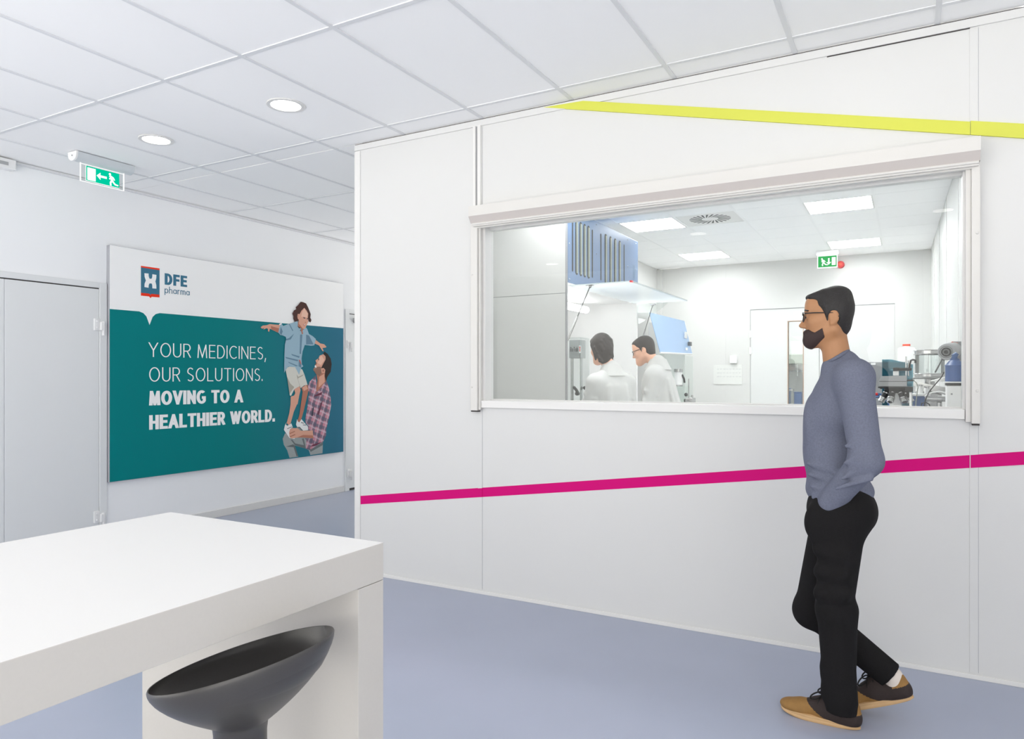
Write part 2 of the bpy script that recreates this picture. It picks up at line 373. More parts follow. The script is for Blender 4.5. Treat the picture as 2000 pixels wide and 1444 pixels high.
# ------------------------------------------------------------------ the room
YW, XL, ZC = 3.9109, -6.0223, 3.0531
XE = -3.457                                             # left end of the partition
XR, YB, YE = 4.4, -2.4, 9.5
TX0, TP, TY0, TL = -3.0177, .627, 2.5468, 1.1719        # ceiling grid
b = B(); b.box(XL - .2, XR, YB, YW + .06, -.1, 0); b.box(XL - .2, XE + .04, YW + .06, YE, -.1, 0); struct(b.build('floor', 'floor_blue'))
struct(B().box(XE + .04, 1.0, YW + .06, 13.6, -.1, 0).build('floor', 'floor_lab'))
def ceiling(name, x0, x1, y0, y1, gx, gy, z, holes=(), tee='tee_grey', drop=.004):
    b = B(); w = .012
    xs = [x0] + [x for x in gx if x0 + .02 < x < x1 - .02] + [x1]; ys = [y0] + [y for y in gy if y0 + .02 < y < y1 - .02] + [y1]
    for x in xs[1:-1]: b.box(x - w, x + w, y0, y1, z, z + .012, 1)
    for y in ys[1:-1]: b.box(x0, x1, y - w, y + w, z + .0006, z + .012, 1)
    for i in range(len(xs) - 1):
        for j in range(len(ys) - 1):
            cx, cy = (xs[i] + xs[i + 1]) / 2, (ys[j] + ys[j + 1]) / 2
            if any(abs(cx - hx) < .2 and abs(cy - hy) < .2 for hx, hy in holes): continue
            b.box(xs[i] + .0045, xs[i + 1] - .0045, ys[j] + .0045, ys[j + 1] - .0045, z + drop + random.uniform(0, .0025) * (drop > .002), z + .03, 0)
    b.box(x0, x1, y0, y1, z + .032, z + .1, 1)
    return struct(b.build(name, ['tile_white', tee]))
ceiling('ceiling', XL - .02, XR, YB, YW, [TX0 + TP * k for k in range(-6, 14)], [TY0 + TL * k for k in range(-8, 2)], ZC)
ceiling('ceiling', XL - .02, XE + .02, YW, YE, [TX0 + TP * k for k in range(-6, 1)], [TY0 + TL * k for k in range(1, 9)], ZC)
# partition wall with the window opening
WX0, WX1, WZ0, WZ1, GY = -2.39, .2265, 1.198, 2.41, 3.985
b = B()
b.box(XE, WX0, YW, YW + .12, 0, ZC); b.box(WX1, XR, YW, YW + .12, 0, ZC); b.box(WX0, WX1, YW, YW + .12, 0, WZ0); b.box(WX0, WX1, YW, YW + .12, WZ1, ZC)
struct(b.build('wall_front', 'wall_white'))
b = B(); b.box(XE, XR, YW - .010, YW, ZC - .045, ZC - .006, 0); b.box(XE, XR, YW - .004, YW, ZC - .006, ZC, 1); b.box(-.36, .247, YW - .0035, YW, ZC - .049, ZC - .045, 1)
struct(b.build('trim_1', ['wall_white', 'dark_gap']))
struct(B().box(XE, XR, YW - .008, YW, 0, .022, bev=.002).build('baseboard_front', 'trim_white'))
for i, (x0, x1) in enumerate([(-2.425, -2.394), (.246, .279)]):
    b = B(); b.box(x0, x1, YW - .0025, YW, .03, ZC - .05, 0); b.box(x1, x1 + .002, YW - .0004, YW, .03, ZC - .05, 1)
    struct(b.build('trim_%d' % (i + 2), ['wall_white', 'laminate_grey']))
b = B(); b.box(XE - .004, -3.41, YW - .004, YW + .13, 0, ZC - .05, 0); b.box(-3.41, -3.4085, YW - .0005, YW, 0, ZC - .05, 1)
struct(b.build('trim_4', ['trim_white', 'laminate_grey']))
b = B()
for x0, x1 in ((-2.458, -2.438), (-2.424, -2.40)): b.box(x0, x1, YW - .014, YW, 2.46, ZC - .04, 0, .002)
b.box(-2.440, -2.422, YW - .006, YW, 2.46, ZC - .045, 1)
struct(b.build('trim_5', ['trim_white', 'mid_grey']))
# left wall, end wall, lab walls
struct(B().box(XL - .15, XL, -.3, YE, 0, ZC).build('wall_left', 'wall_left_white'))
b = B(); b.box(XL, XL + .012, 3.70, 6.60, 0, .075, bev=.003); b.box(XL, XL + .012, 7.75, YE, 0, .075, bev=.003)
struct(b.build('baseboard_left', 'trim_white'))
struct(B().box(XR, XR + .12, YB, YW + .12, 0, ZC).build('wall_right_added', 'wall_left_white'))  # unseen wall, added to cut light reaching the table from the right
struct(B().box(XL, XL + .02, -.3, YE, ZC - .02, ZC - .001).build('trim_6', 'tee_grey'))
struct(B().box(XE, XE + .08, YW + .12, 11.0, 0, ZC).build('wall_lab_left', 'lab_white'))
YLB = 10.68
def slanted(p, q, t, z0, z1):
    p, q = Vector(p), Vector(q); d = (q - p).normalized(); n = Vector((d.y, -d.x)) * t
    return [(p.x, p.y, z0), (q.x, q.y, z0), (q.x + n.x, q.y + n.y, z0), (p.x + n.x, p.y + n.y, z0)], (0, 0, z1 - z0)
b = B(); b.prism(*slanted((.372, YW + .12), (.250, YLB), .1, 0, ZC))
for t in (.35, .55, .72, .88):
    x, y = .372 - .122 * t, YW + .12 + (YLB - YW - .12) * t; b.box(x - .004, x + .02, y - .005, y + .005, .05, ZC, 1)
struct(b.build('wall_lab_right', ['lab_white', 'trim_white']))
VX0, VX1, VZ0, VZ1 = -1.485, -1.294, .75, 2.18        # vision panel of the lab door
DX0, DX1, DX2, DZ = -2.004, -1.082, -.16, 2.375
b = B(); b.box(XE + .08, DX0, YLB, YLB + .1, 0, ZC); b.box(DX2, .45, YLB, YLB + .1, 0, ZC); b.box(DX0, DX2, YLB, YLB + .1, DZ, ZC)
struct(b.build('wall_lab_back', 'lab_white'))
struct(B().box(.162, .27, YLB - .05, YLB, 0, ZC - .02).build('trim_7', 'lab_white'))
struct(B().box(XE + .08, XE + .16, YLB - .06, YLB, 0, ZC - .02).build('trim_8', 'lab_white'))
b = B()
for x in (-2.36, -.90, .02): b.box(x - .012, x + .012, YLB - .004, YLB, .05 if x < -2.1 or x > 0 else 2.4, ZC)
struct(b.build('trim_9', 'lab_white'))
lgx = [-.897 + .617 * k for k in range(-5, 3)]; lgy = [7.27 + .56 * k for k in range(-6, 7)]
PAN = [(-.588, 7.55), (-2.44, 7.55), (-2.44, 9.79), (-.588, 9.79), (-.588, 5.31), (-2.44, 5.31)]
VENT = (-1.823, 7.55)
ceiling('ceiling', XE + .02, .45, YW + .06, YLB, lgx, lgy, ZC, PAN + [VENT], 'lab_tee', .0012)

# window in the partition
win = struct(bpy.data.objects.new('window_1', None)); COL.objects.link(win); win.location = ((WX0 + WX1) / 2, GY, WZ0)
b = B()
b.box(WX0 - .0, WX1, YW - .022, GY + .03, WZ0, 1.244, 0, .003)                       # sill bar
b.box(WX0, WX0 + .0165, YW + .001, GY + .03, 1.244, 2.372); b.box(WX1 - .008, WX1, YW + .001, GY + .03, 1.244, 2.372)
b.box(WX0, WX1, YW + .001, GY + .03, 2.372, WZ1); b.box(WX0 + .0165, WX1 - .008, GY - .018, GY + .03, 2.345, 2.372)
b.box(WX0 + .0165, WX1 - .008, GY - .004, GY + .012, 1.244, 1.252)
b.build('frame', 'trim_white', win)
B().box(WX0 + .014, WX1 - .006, GY, GY + .006, 1.24, 2.375).build('pane', 'window_glass', win)
sh = thing('roller_shutter', 'white roller shutter box with side rails above the lab window', 'shutter', (-1.08, YW, 2.4))
bx0, bx1, by = -2.437, .282, YW - .10
b = B(); b.prism([(bx0, YW, 2.475), (bx0, by, 2.475), (bx0, by, 2.412), (bx0, by + .028, 2.372), (bx0, YW, 2.372)], (bx1 - bx0, 0, 0))
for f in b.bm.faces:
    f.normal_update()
    if f.normal.z < -.3: f.material_index = 1  # downward faces take a darker copy of the white, underside shade painted in
b.build('housing', ['shutter_white', 'shutter_shaded'], sh)
b = B(); b.box(bx0 + .01, bx1 - .005, by + .034, by + .05, 2.352, 2.372); b.box(bx0 + .01, bx1 - .005, by + .056, by + .085, 2.345, 2.372)
b.cyl((bx0 + .01, by + .03, 2.366), (bx1 - .005, by + .03, 2.366), .007, n=10)
b.build('bottom_rail', 'shutter_white', sh, 30)
for x0, x1, e0, e1 in ((-2.456, -2.405, -2.405, WX0), (.250, .2845, .228, .250)):
    b = B(); b.box(x0, x1, YW - .045, YW, 1.18, 2.372, 0, .003); b.box(e0, e1, YW - .03, YW, 1.186, 2.372, 0, .002)
    b.box(x0 + .003, x1 - .003, YW - .043, YW - .002, 1.172, 1.18, 1)
    for z in (2.05, 1.33): b.ball((x0 + .012 if x0 < -1 else x1 - .012, YW - .045, z), (.007, .004, .007), 0, 12)
    b.build('guide_rail', ['shutter_white', 'dark_gap'], sh)

# vinyl stripes on the partition
b = B(); e = .0006
ms = lambda x: .546 + (x + 3.41) * .1330
b.prism([(-3.408, YW - e, ms(-3.408) - .057), (.247, YW - e, ms(.247) - .0595), (.247, YW - e, ms(.247)), (-3.408, YW - e, ms(-3.408) + .003)], (0, .0005, 0))
b.prism([(.249, YW - .0032, ms(.249) - .0595), (2.7, YW - .0032, ms(2.7) - .06), (2.7, YW - .0032, ms(2.7)), (.249, YW - .0032, ms(.249))], (0, .003, 0))
b.prism([(-2.4265, YW - .0032, ms(-2.4265) - .0575), (-2.393, YW - .0032, ms(-2.393) - .0575), (-2.393, YW - .0032, ms(-2.393)), (-2.4265, YW - .0032, ms(-2.4265))], (0, .003, 0))
tag(b.build('wall_stripe', 'magenta'), 'magenta stripe rising to the right across the white partition below the window', 'stripe')
lt = lambda x: 3.035 - (x + 1.688) * .2394; lb_ = lambda x: 3.046 - (x + 1.953) * .2429
b = B(); b.prism([(-1.953, YW - .0104, 3.043), (-1.688, YW - .0104, 3.033), (.247, YW - .0104, lt(.247)), (.247, YW - .0104, lb_(.247))], (0, .0102, 0))
b.prism([(.249, YW - .0106, lb_(.249)), (.249, YW - .0106, lt(.249) + .004), (2.7, YW - .0106, lt(2.7)), (2.7, YW - .0106, lb_(2.7))], (0, .0104, 0))
tag(b.build('wall_stripe', 'lime'), 'lime green stripe falling to the right from the ceiling above the window', 'stripe')

# doors on the left wall
def hinge(parent, y, z, x=XL):
    b = B(); b.box(x, x + .022, y - .055, y - .01, z - .05, z + .05, 0, .004); b.cyl((x + .028, y, z - .045), (x + .028, y, z + .02), .013, n=12); b.cyl((x + .028, y + .018, z - .09), (x + .028, y + .018, z + .03), .011, n=12)
    b.box(x, x + .022, y, y + .04, z - .02, z + .03, 0, .003)
    for dz in (-.025, .025): b.ball((x + .022, y - .033, z + dz), (.005, .01, .01), 0, 10)
    return b.build('hinge', 'plastic_white', parent, 35)
d1 = struct(bpy.data.objects.new('door_1', None)); COL.objects.link(d1); d1.location = (XL, 3.2, 0)
b = B(); b.box(XL - .02, XL + .018, 3.592, 3.655, 0, 2.20, 0, .003); b.box(XL - .02, XL + .018, 2.11, 3.592, 2.152, 2.20, 0, .003); b.box(XL - .02, XL + .018, 2.05, 2.11, 0, 2.2, 0, .003)
b.build('frame', 'door_white', d1)
B().box(XL + .0005, XL + .003, 2.11, 3.592, 2.143, 2.152).build('gap', 'dark_gap', d1)
B().box(XL - .01, XL + .009, 2.868, 3.589, .01, 2.143, bev=.002).build('leaf', 'door_white', d1)
B().box(XL - .01, XL + .009, 2.112, 2.861, .01, 2.143, bev=.002).build('leaf', 'door_white', d1)
for z in (1.84, .21): hinge(d1, 3.60, z)
d2 = struct(bpy.data.objects.new('door_2', None)); COL.objects.link(d2); d2.location = (XL, 7.2, 0)
b = B(); b.box(XL - .02, XL + .015, 6.62, 6.69, 0, 2.23, 0, .003); b.box(XL - .02, XL + .015, 6.69, 7.65, 2.18, 2.23, 0, .003); b.box(XL - .02, XL + .015, 7.65, 7.72, 0, 2.23, 0, .003)
b.build('frame', 'door_white', d2)
B().box(XL - .01, XL + .007, 6.695, 7.645, .03, 2.172, bev=.002).build('leaf', 'door_white', d2)
b = B(); b.box(XL + .0, XL + .003, 6.69, 7.65, .002, .028); b.box(XL, XL + .003, 6.69, 7.65, 2.172, 2.18); b.build('gap', 'dark_gap', d2)
for z in (1.80, .22): hinge(d2, 6.70, z)
B().box(XL + .007, XL + .06, 6.76, 6.98, 2.07, 2.13, bev=.006).build('closer', 'plastic_grey', d2)

# ------------------------------------------------------------------ ceiling downlights
def downlight():
    t = thing('ceiling_downlight', '', 'ceiling light', (0, 0, ZC), 0, 'round downlights in the tiled ceiling')
    B().lathe([(.088, .0), (.090, -.003), (.112, -.003), (.115, 0), (.112, .004), (.088, .004)], (0, 0, ZC), n=48, caps=False).build('trim_ring', 'trim_white', t, 40).location = (0, 0, 0)
    B().lathe([(.0, -.0005), (.088, -.0005), (.088, .004), (0, .004)], (0, 0, ZC), n=48).build('diffuser', 'lamp_white', t)
    return t
dl = downlight(); dl.location = (-3.325, 3.135, ZC); dl['label'] = 'round lit downlight in the ceiling, the larger one toward the partition wall'
dup(dl, (-4.60, 3.15, ZC), 'round lit downlight in the ceiling near the hanging exit sign')
dup(dl, (-.223, 3.136, ZC), 'round downlight above the walking man, out of view over the window')
dup(dl, (1.34, 3.136, ZC), 'added downlight right of the walking man, unseen, brightening the right of the partition')  # extra unseen fixture, added to light the right end of the partition
dup(dl, (-2.124, -.26, ZC), 'round downlight behind the camera, reflected in the window glass beside the swirl vent')
dup(dl, (.298, -.30, ZC), 'round downlight behind the camera, reflected at the right end of the glass')
dup(dl, (-4.70, 6.2, ZC), 'added downlight brightening the corridor, hidden behind the partition corner')  # hidden extra fixture, added to lift the dim corridor and left wall
dup(dl, (-4.565, -1.42, ZC), 'round downlight behind the camera, reflected on the glass at left')

# ------------------------------------------------------------------ pictogram signs
def runner(bld, to3, mi, nrm, flip=1, ox=0, oy=0, s=1):
    """running figure heading to -u, unit tall"""
    P = lambda pts: [to3(ox + flip * s * x, oy + s * y) for x, y in pts]
    bld.flat(P(arc(.02, .90, .10, .10, 0, 360, 18)[:-1]), mi, nrm)
    bld.flat(P([(.0, .80), (.14, .80), (.34, .70), (.46, .50), (.38, .45), (.27, .60), (.24, .62), (.34, .36), (.50, .20), (.74, .16), (.72, .05), (.44, .07), (.26, .24), (.22, .30), (.14, .20), (.16, -.02), (.02, -.02), (.0, .24), (.10, .42), (.05, .50), (-.02, .45), (-.06, .54), (.04, .64), (-.06, .70)]), mi, nrm)
def arrow(bld, to3, mi, nrm, ox, oy, s, ang):
    c, q = math.cos(ang), math.sin(ang)
    bld.flat([to3(ox + s * (c * x - q * y), oy + s * (q * x + c * y)) for x, y in [(-.5, 0), (-.12, .36), (-.12, .11), (.5, .11), (.5, -.11), (-.12, -.11), (-.12, -.36)]], mi, nrm)
XS = -5.372
ex = thing('exit_sign', 'green running man exit sign on a clear plate hanging from the ceiling', 'exit sign', (XS, 3.23, ZC))
b = B(); prof = [(-.052, 3.053)] + [(.052 * math.cos(a), 3.045 - .056 * math.sin(a) ** .8) for a in np.linspace(math.pi, 0, 17)] + [(.052, 3.053)]
b.prism([(XS + x, 3.02, z) for x, z in prof], (0, .44, 0)); b.build('housing', 'sign_housing', ex, 40)
b = B(); b.prism([(XS + x * 1.05, 3.008, z if z > 3.05 else z - .002) for x, z in prof], (0, .013, 0)); b.cyl((XS, 3.009, 3.025), (XS, 3.006, 3.025), .006, n=10, mi=1); b.build('end_cap', ['plastic_white', 'mid_grey'], ex, 40)
B().cyl((XS + .022, 3.40, 3.008), (XS + .026, 3.40, 3.004), .008, n=12).build('indicator', 'sign_green_deep', ex)
pz0, pz1 = 2.852, 3.0
B().box(XS - .004, XS + .002, 3.065, 3.405, pz0, pz1).build('plate', 'acrylic', ex)
b = B(); b.box(XS - .004, XS + .004, 3.065, 3.071, pz0, pz1); b.box(XS - .004, XS + .004, 3.399, 3.405, pz0, pz1); b.box(XS - .004, XS + .004, 3.065, 3.405, pz0, pz0 + .004); b.box(XS - .004, XS + .004, 3.065, 3.405, 2.982, 2.985); b.build('plate_edge', 'acrylic_edge', ex)
xp = XS + .003; t3 = lambda u, v: (xp, u, v); t3b = lambda u, v: (xp + .0006, u, v)
b = B(); b.flat([t3(3.105, 2.865), t3(3.365, 2.865), t3(3.365, 2.975), t3(3.105, 2.975)], 0, (1, 0, 0))
b.flat([t3b(3.117, 2.872), t3b(3.180, 2.872), t3b(3.180, 2.966), t3b(3.117, 2.966)], 1, (1, 0, 0))
b.flat([t3b(3.104, 2.864), t3b(3.108, 2.864), t3b(3.108, 2.976), t3b(3.104, 2.976)], 1, (1, 0, 0)); b.flat([t3b(3.104, 2.863), t3b(3.365, 2.863), t3b(3.365, 2.866), t3b(3.104, 2.866)], 1, (1, 0, 0))
arrow(b, t3b, 1, (1, 0, 0), 3.226, 2.921, .078, 0); runner(b, t3b, 1, (1, 0, 0), 1, 3.288, 2.872, .093)
b.build('pictogram', ['sign_green', 'sign_white'], ex)
bx = thing('wall_unit', 'small white box unit high on the left wall below the ceiling', 'wall unit', (XL, 2.85, 3.0))
B().box(XL, XL + .075, 2.62, 2.915, 2.972, 3.046, bev=.004).build('body', 'plastic_white', bx)
B().box(XL + .075, XL + .078, 2.70, 2.86, 2.995, 3.02).build('lens', 'plastic_grey', bx)

# ------------------------------------------------------------------ poster
XP = XL + .042
pp = lambda x, y: tuple(onX(x, y, XP)[1:])
PY0, PY1, PZ0, PZ1 = 3.660, 6.553, .4935, 2.5295
po = thing('poster_panel', 'large framed advertising panel in white and teal with a boy balancing on a kneeling man', 'poster', (XL, (PY0 + PY1) / 2, PZ0))
B().box(XL, XP, PY0, PY1, PZ0, PZ1, bev=.002).build('backing', 'laminate_grey', po)
# printed colours
def grad_mat(name, c0, c1, y0, y1):
    m = bpy.data.materials.new(name); m.use_nodes = True; nt = m.node_tree; b = nt.nodes['Principled BSDF']; b.inputs['Roughness'].default_value = .6; b.inputs['Specular IOR Level'].default_value = .1
    tc = nt.nodes.new('ShaderNodeTexCoord'); sp = nt.nodes.new('ShaderNodeSeparateXYZ'); mr = nt.nodes.new('ShaderNodeMapRange'); cr = nt.nodes.new('ShaderNodeMixRGB')
    mr.inputs[1].default_value = y0; mr.inputs[2].default_value = y1; mr.interpolation_type = 'SMOOTHSTEP'
    cr.inputs[1].default_value = srgb(*c0); cr.inputs[2].default_value = srgb(*c1)
    nt.links.new(tc.outputs['Object'], sp.inputs[0]); nt.links.new(sp.outputs['Y'], mr.inputs[0]); nt.links.new(mr.outputs[0], cr.inputs[0]); nt.links.new(cr.outputs[0], b.inputs['Base Color'])
    M[name] = m
grad_mat('print_teal', (0, 128, 130), (45, 110, 136), 4.7, 6.7)
def plaid_mat(name):
    m = bpy.data.materials.new(name); m.use_nodes = True; nt = m.node_tree; bs = nt.nodes['Principled BSDF']; bs.inputs['Roughness'].default_value = .55
    tc = nt.nodes.new('ShaderNodeTexCoord'); cur = None
    for prof, col, lo in (('Y', (72, 78, 104), .62), ('Z', (72, 78, 104), .62), ('Y', (205, 190, 205), .90), ('Z', (205, 190, 205), .90)):
        w = nt.nodes.new('ShaderNodeTexWave'); w.bands_direction = prof; w.inputs['Scale'].default_value = 3.1 if lo < .8 else 3.1; w.inputs['Distortion'].default_value = 1.6; w.inputs['Detail Scale'].default_value = 1.2
        w.inputs['Phase Offset'].default_value = 0 if lo < .8 else 2.4
        r = nt.nodes.new('ShaderNodeMapRange'); r.inputs[1].default_value = lo; r.inputs[2].default_value = lo + .12; r.inputs[4].default_value = .75
        mx = nt.nodes.new('ShaderNodeMixRGB'); mx.inputs[1].default_value = srgb(196, 128, 145); mx.inputs[2].default_value = srgb(*col)
        mp = nt.nodes.new('ShaderNodeMapping'); mp.inputs['Rotation'].default_value = (.35, 0, 0); nt.links.new(tc.outputs['Object'], mp.inputs[0])
        nt.links.new(mp.outputs[0], w.inputs['Vector']); nt.links.new(w.outputs['Fac'], r.inputs[0]); nt.links.new(r.outputs[0], mx.inputs[0])
        if cur: nt.links.new(cur.outputs[0], mx.inputs[1])
        cur = mx
    nt.links.new(cur.outputs[0], bs.inputs['Base Color']); M[name] = m
plaid_mat('print_plaid')
PM = ['print_white', 'print_teal', 'print_blue', 'print_red', 'print_skin', 'print_skin_dark', 'print_hair_brown', 'print_hair_black', 'print_denim', 'print_denim_dark', 'print_cream', 'print_cream_dark', 'print_plaid', 'print_jeans', 'print_jeans_dark', 'print_shoe', 'print_beard', 'print_line', 'print_lip', 'print_plaid_dark', 'print_skin_light']
for n, c in (('print_white', (252, 252, 252)), ('print_blue', (70, 122, 148)), ('print_red', (240, 62, 38)), ('print_skin', (222, 168, 146)), ('print_skin_dark', (182, 122, 102)), ('print_hair_brown', (84, 58, 54)), ('print_hair_black', (58, 50, 48)), ('print_denim', (158, 188, 205)), ('print_denim_dark', (108, 140, 162)), ('print_cream', (218, 217, 208)), ('print_cream_dark', (176, 172, 160)), ('print_jeans', (160, 168, 168)), ('print_jeans_dark', (108, 116, 118)), ('print_shoe', (238, 240, 240)), ('print_beard', (146, 114, 100)), ('print_line', (60, 62, 74)), ('print_lip', (190, 110, 105)), ('print_plaid_dark', (110, 60, 78)), ('print_skin_light', (240, 196, 176))): mat(n, c, .6, spec=.1)
b = B(); NX = (1, 0, 0); lay = [0]
def at(pts, m, fr=None, dz=None):
    lay[0] += 1; x = XP + .0004 + lay[0] * .00012
    b.flat([(x, *pp(*(fr(*p) if fr else p))) for p in pts], PM.index('print_' + m), NX)
x0 = XP + .0004
b.flat([(x0, PY0 + .002, PZ0 + .002), (x0, PY1 - .002, PZ0 + .002), (x0, PY1 - .002, PZ1 - .002), (x0, PY0 + .002, PZ1 - .002)], 0, NX)
zt = pp(213, 603.5)[1]; zt2 = pp(671, 641.5)[1]; yn = pp(292, 612)[0]
tz = lambda y: zt + (zt2 - zt) * (y - PY0) / (PY1 - PY0)
notch = [(yn - .10, 0), (yn - .06, -.012), (yn - .03, -.04), (yn - .012, -.085), (yn, -.115), (yn + .012, -.085), (yn + .03, -.04), (yn + .06, -.012), (yn + .10, 0)]
lay[0] += 1; xx = XP + .0006
b.flat([(xx, PY0 + .002, PZ0 + .002), (xx, PY1 - .002, PZ0 + .002), (xx, PY1 - .002, tz(PY1))] + [(xx, y, tz(y) + d) for y, d in notch[::-1]] + [(xx, PY0 + .002, tz(PY0))], 1, NX)
# emblem
at([(275.1, 519.4), (311.6, 524.5), (311.6, 581.3), (296.5, 580), (293.8, 582.5), (291, 579.3), (275.1, 577.6)], 'red')
at([(275.1, 522.4), (311.6, 527.9), (311.6, 575.8), (296, 574.2), (293.8, 576), (291.5, 573.7), (275.1, 572)], 'blue')
lay[0] += 1; xe = XP + .0004 + lay[0] * .00012
for path in ([(286, 534.2), (286.3, 540), (288, 545.5), (291, 549), (294, 549.6), (297.3, 549), (300, 546.5), (301.2, 542), (301.4, 536.4)],
             [(286, 561.6), (286.3, 556), (288, 551.5), (291, 549), (294, 549.0), (297.3, 550), (300, 552.5), (301.2, 557.5), (301.4, 563.8)]):
    stroke_faces(b, [pp(*p) for p in path], .040, lambda u, v: (xe, u, v), 0, NX)
lay[0] += 1; xt = XP + .0004 + lay[0] * .00012; T3 = lambda u, v: (xt, u, v)
def line_txt(txt, p0, p1, capk, wt, mi, gap): u0, v0 = pp(*p0); u1, v1 = pp(*p1); text_strokes(b, txt, (u0, v0), (u1, v1), capk, wt, T3, mi, NX, gap, 1.4)
line_txt('DFE', (321.5, 556.0), (365.3, 561.2), .105, .0215, 2, .06)
line_txt('pharma', (321.3, 572.5), (370.2, 577.5), .060, .0055, 2, .09)
line_txt('YOUR MEDICINES,', (289.9, 697.2), (519.5, 702.5), .131, .0085, 0, .115)
line_txt('OUR SOLUTIONS.', (291.0, 745.8), (513, 744.3), .131, .0085, 0, .115)
line_txt('MOVING TO A', (291.0, 792.3), (474.5, 786.2), .131, .025, 0, .035)
line_txt('HEALTHIER WORLD.', (291.0, 839.8), (537, 823.5), .131, .025, 0, .035)
A = lambda x, y: (500 + x / 10.3125, 580 + y / 10.3125); Bq = lambda x, y: (540 + x / 12.033, 670 + y / 12.033); Cq = lambda x, y: (540 + x / 12.033, 780 + y / 12.033)
# kneeling man (behind), then boy
at([(200, 800), (145, 930), (170, 1070), (250, 1200), (305, 1378), (510, 1352), (430, 1090), (690, 1165), (760, 1200), (795, 1313), (1080, 1272), (1090, 1000), (880, 900), (640, 640), (480, 660), (300, 840)], 'jeans', Cq)
at([(390, 1060), (430, 1090), (505, 1340), (470, 1345), (400, 1130), (220, 1115), (330, 1080)], 'jeans_dark', Cq); at([(640, 920), (690, 1165), (430, 1085), (330, 950), (480, 960)], 'jeans_dark', Cq); at([(600, 935), (640, 1080), (440, 1040), (360, 940)], 'jeans', Cq); at([(780, 1195), (1090, 1005), (1085, 1080), (800, 1240)], 'jeans_dark', Cq)
shirt = [Bq(920, 760), Bq(770, 920), Bq(740, 1000), Bq(750, 1130), Bq(765, 1200), Bq(745, 1300), Bq(730, 1444), Cq(705, 300), Cq(670, 520), Cq(740, 640), Cq(740, 730), Cq(840, 730), Cq(870, 920), Cq(660, 920), Cq(700, 960), Cq(690, 1170), Cq(780, 1195), Cq(880, 1130), Cq(1100, 990), Cq(1160, 860), Cq(1170, 700), Cq(1240, 400), Cq(1283, 130), Bq(1270, 1300), Bq(1230, 1060), Bq(1170, 880), Bq(1060, 960), Bq(945, 1080)]
at(shirt, 'plaid')
at([Bq(1070, 1150), Bq(1060, 1220), Bq(870, 1270), Bq(900, 1230)], 'plaid_dark'); at([Cq(1090, 30), Cq(1040, 90), Cq(950, 360), Cq(990, 370), Cq(1060, 130)], 'plaid_dark'); at([Cq(1090, 1000), Cq(860, 1060), Cq(790, 1110), Cq(880, 1110)], 'plaid_dark'); at([Cq(850, 200), Cq(815, 390), Cq(850, 400), Cq(875, 190)], 'line')
at([(930, 690), (960, 880), (935, 1060), (940, 1170), (1000, 1095), (1160, 900), (1150, 720), (1050, 600)], 'skin_dark', Bq); at([(1000, 800), (985, 1050), (1130, 920), (1120, 720)], 'skin', Bq)
at([(1095, 265), (1010, 300), (985, 360), (960, 380), (912, 412), (930, 462), (905, 520), (930, 565), (865, 600), (870, 650), (930, 700), (1000, 740), (1050, 690), (1140, 700), (1145, 640), (1100, 590), (1150, 380), (1150, 300)], 'skin', Bq)
at([(1060, 300), (1000, 340), (985, 420), (960, 470), (1040, 520), (1120, 400)], 'skin_light', Bq)
at([(865, 600), (930, 590), (960, 560), (1035, 560), (1055, 690), (1010, 780), (930, 740), (880, 665)], 'beard', Bq); at([(905, 520), (935, 560), (925, 585), (890, 560)], 'white', Bq); at([(930, 460), (945, 470), (930, 520), (905, 515)], 'beard', Bq); at([(985, 350), (1000, 395), (985, 415), (975, 385)], 'line', Bq)
at([(1095, 260), (1125, 205), (1200, 260), (1270, 370), (1292, 500), (1270, 680), (1190, 800), (1160, 905), (1130, 790), (1140, 640), (1100, 590), (1040, 600), (1100, 480), (1150, 390), (1150, 320)], 'hair_black', Bq)
at([(1050, 615), (1105, 592), (1145, 640), (1120, 710), (1060, 712)], 'skin', Bq); at([(1070, 640), (1105, 620), (1120, 660), (1085, 690)], 'skin_dark', Bq)
# boy: legs, shoes
at([(325, 120), (295, 330), (235, 560), (290, 620), (330, 560), (400, 300), (485, 100), (450, -100), (330, -60)], 'skin', Cq)
at([Bq(410, 1090), Bq(435, 1180), Bq(380, 1300), Bq(325, 1450), Bq(490, 1444), Bq(530, 1230), Bq(560, 1110), Bq(540, 1015), Bq(470, 1030)], 'skin')
at([Bq(580, 1055), Bq(680, 985), Bq(725, 985), Bq(748, 1090), Bq(720, 1240), Bq(670, 1444), Cq(640, 250), Cq(585, 450), Cq(540, 545), Cq(490, 515), Cq(535, 350), Cq(568, 120), Bq(595, 1250), Bq(610, 1150)], 'skin_dark'); at([Bq(600, 1050), Bq(690, 990), Bq(735, 1080), Bq(640, 1130)], 'skin')
at([(230, 540), (190, 620), (168, 720), (220, 800), (300, 912), (420, 935), (440, 880), (320, 830), (320, 700), (375, 660), (345, 568), (290, 600), (250, 625), (215, 600)], 'shoe', Cq)
at([(478, 465), (452, 600), (480, 655), (540, 650), (620, 740), (737, 725), (735, 650), (640, 540), (580, 470), (530, 548), (495, 520)], 'shoe', Cq); at([(480, 655), (540, 650), (620, 738), (590, 735), (540, 680)], 'jeans_dark', Cq)
for q in ([(360, 640), (355, 655), (250, 702), (245, 690)], [(640, 560), (645, 575), (565, 555), (575, 540)], [(690, 600), (690, 615), (610, 610), (615, 598)]): at(q, 'line', Cq)
at([(845, 732), (690, 742), (560, 740), (480, 680), (370, 678), (312, 700), (290, 780), (300, 880), (335, 925), (400, 915), (470, 905), (620, 900), (865, 918)], 'skin', Cq); at([(845, 850), (620, 840), (480, 900), (620, 902), (865, 918)], 'skin_dark', Cq)
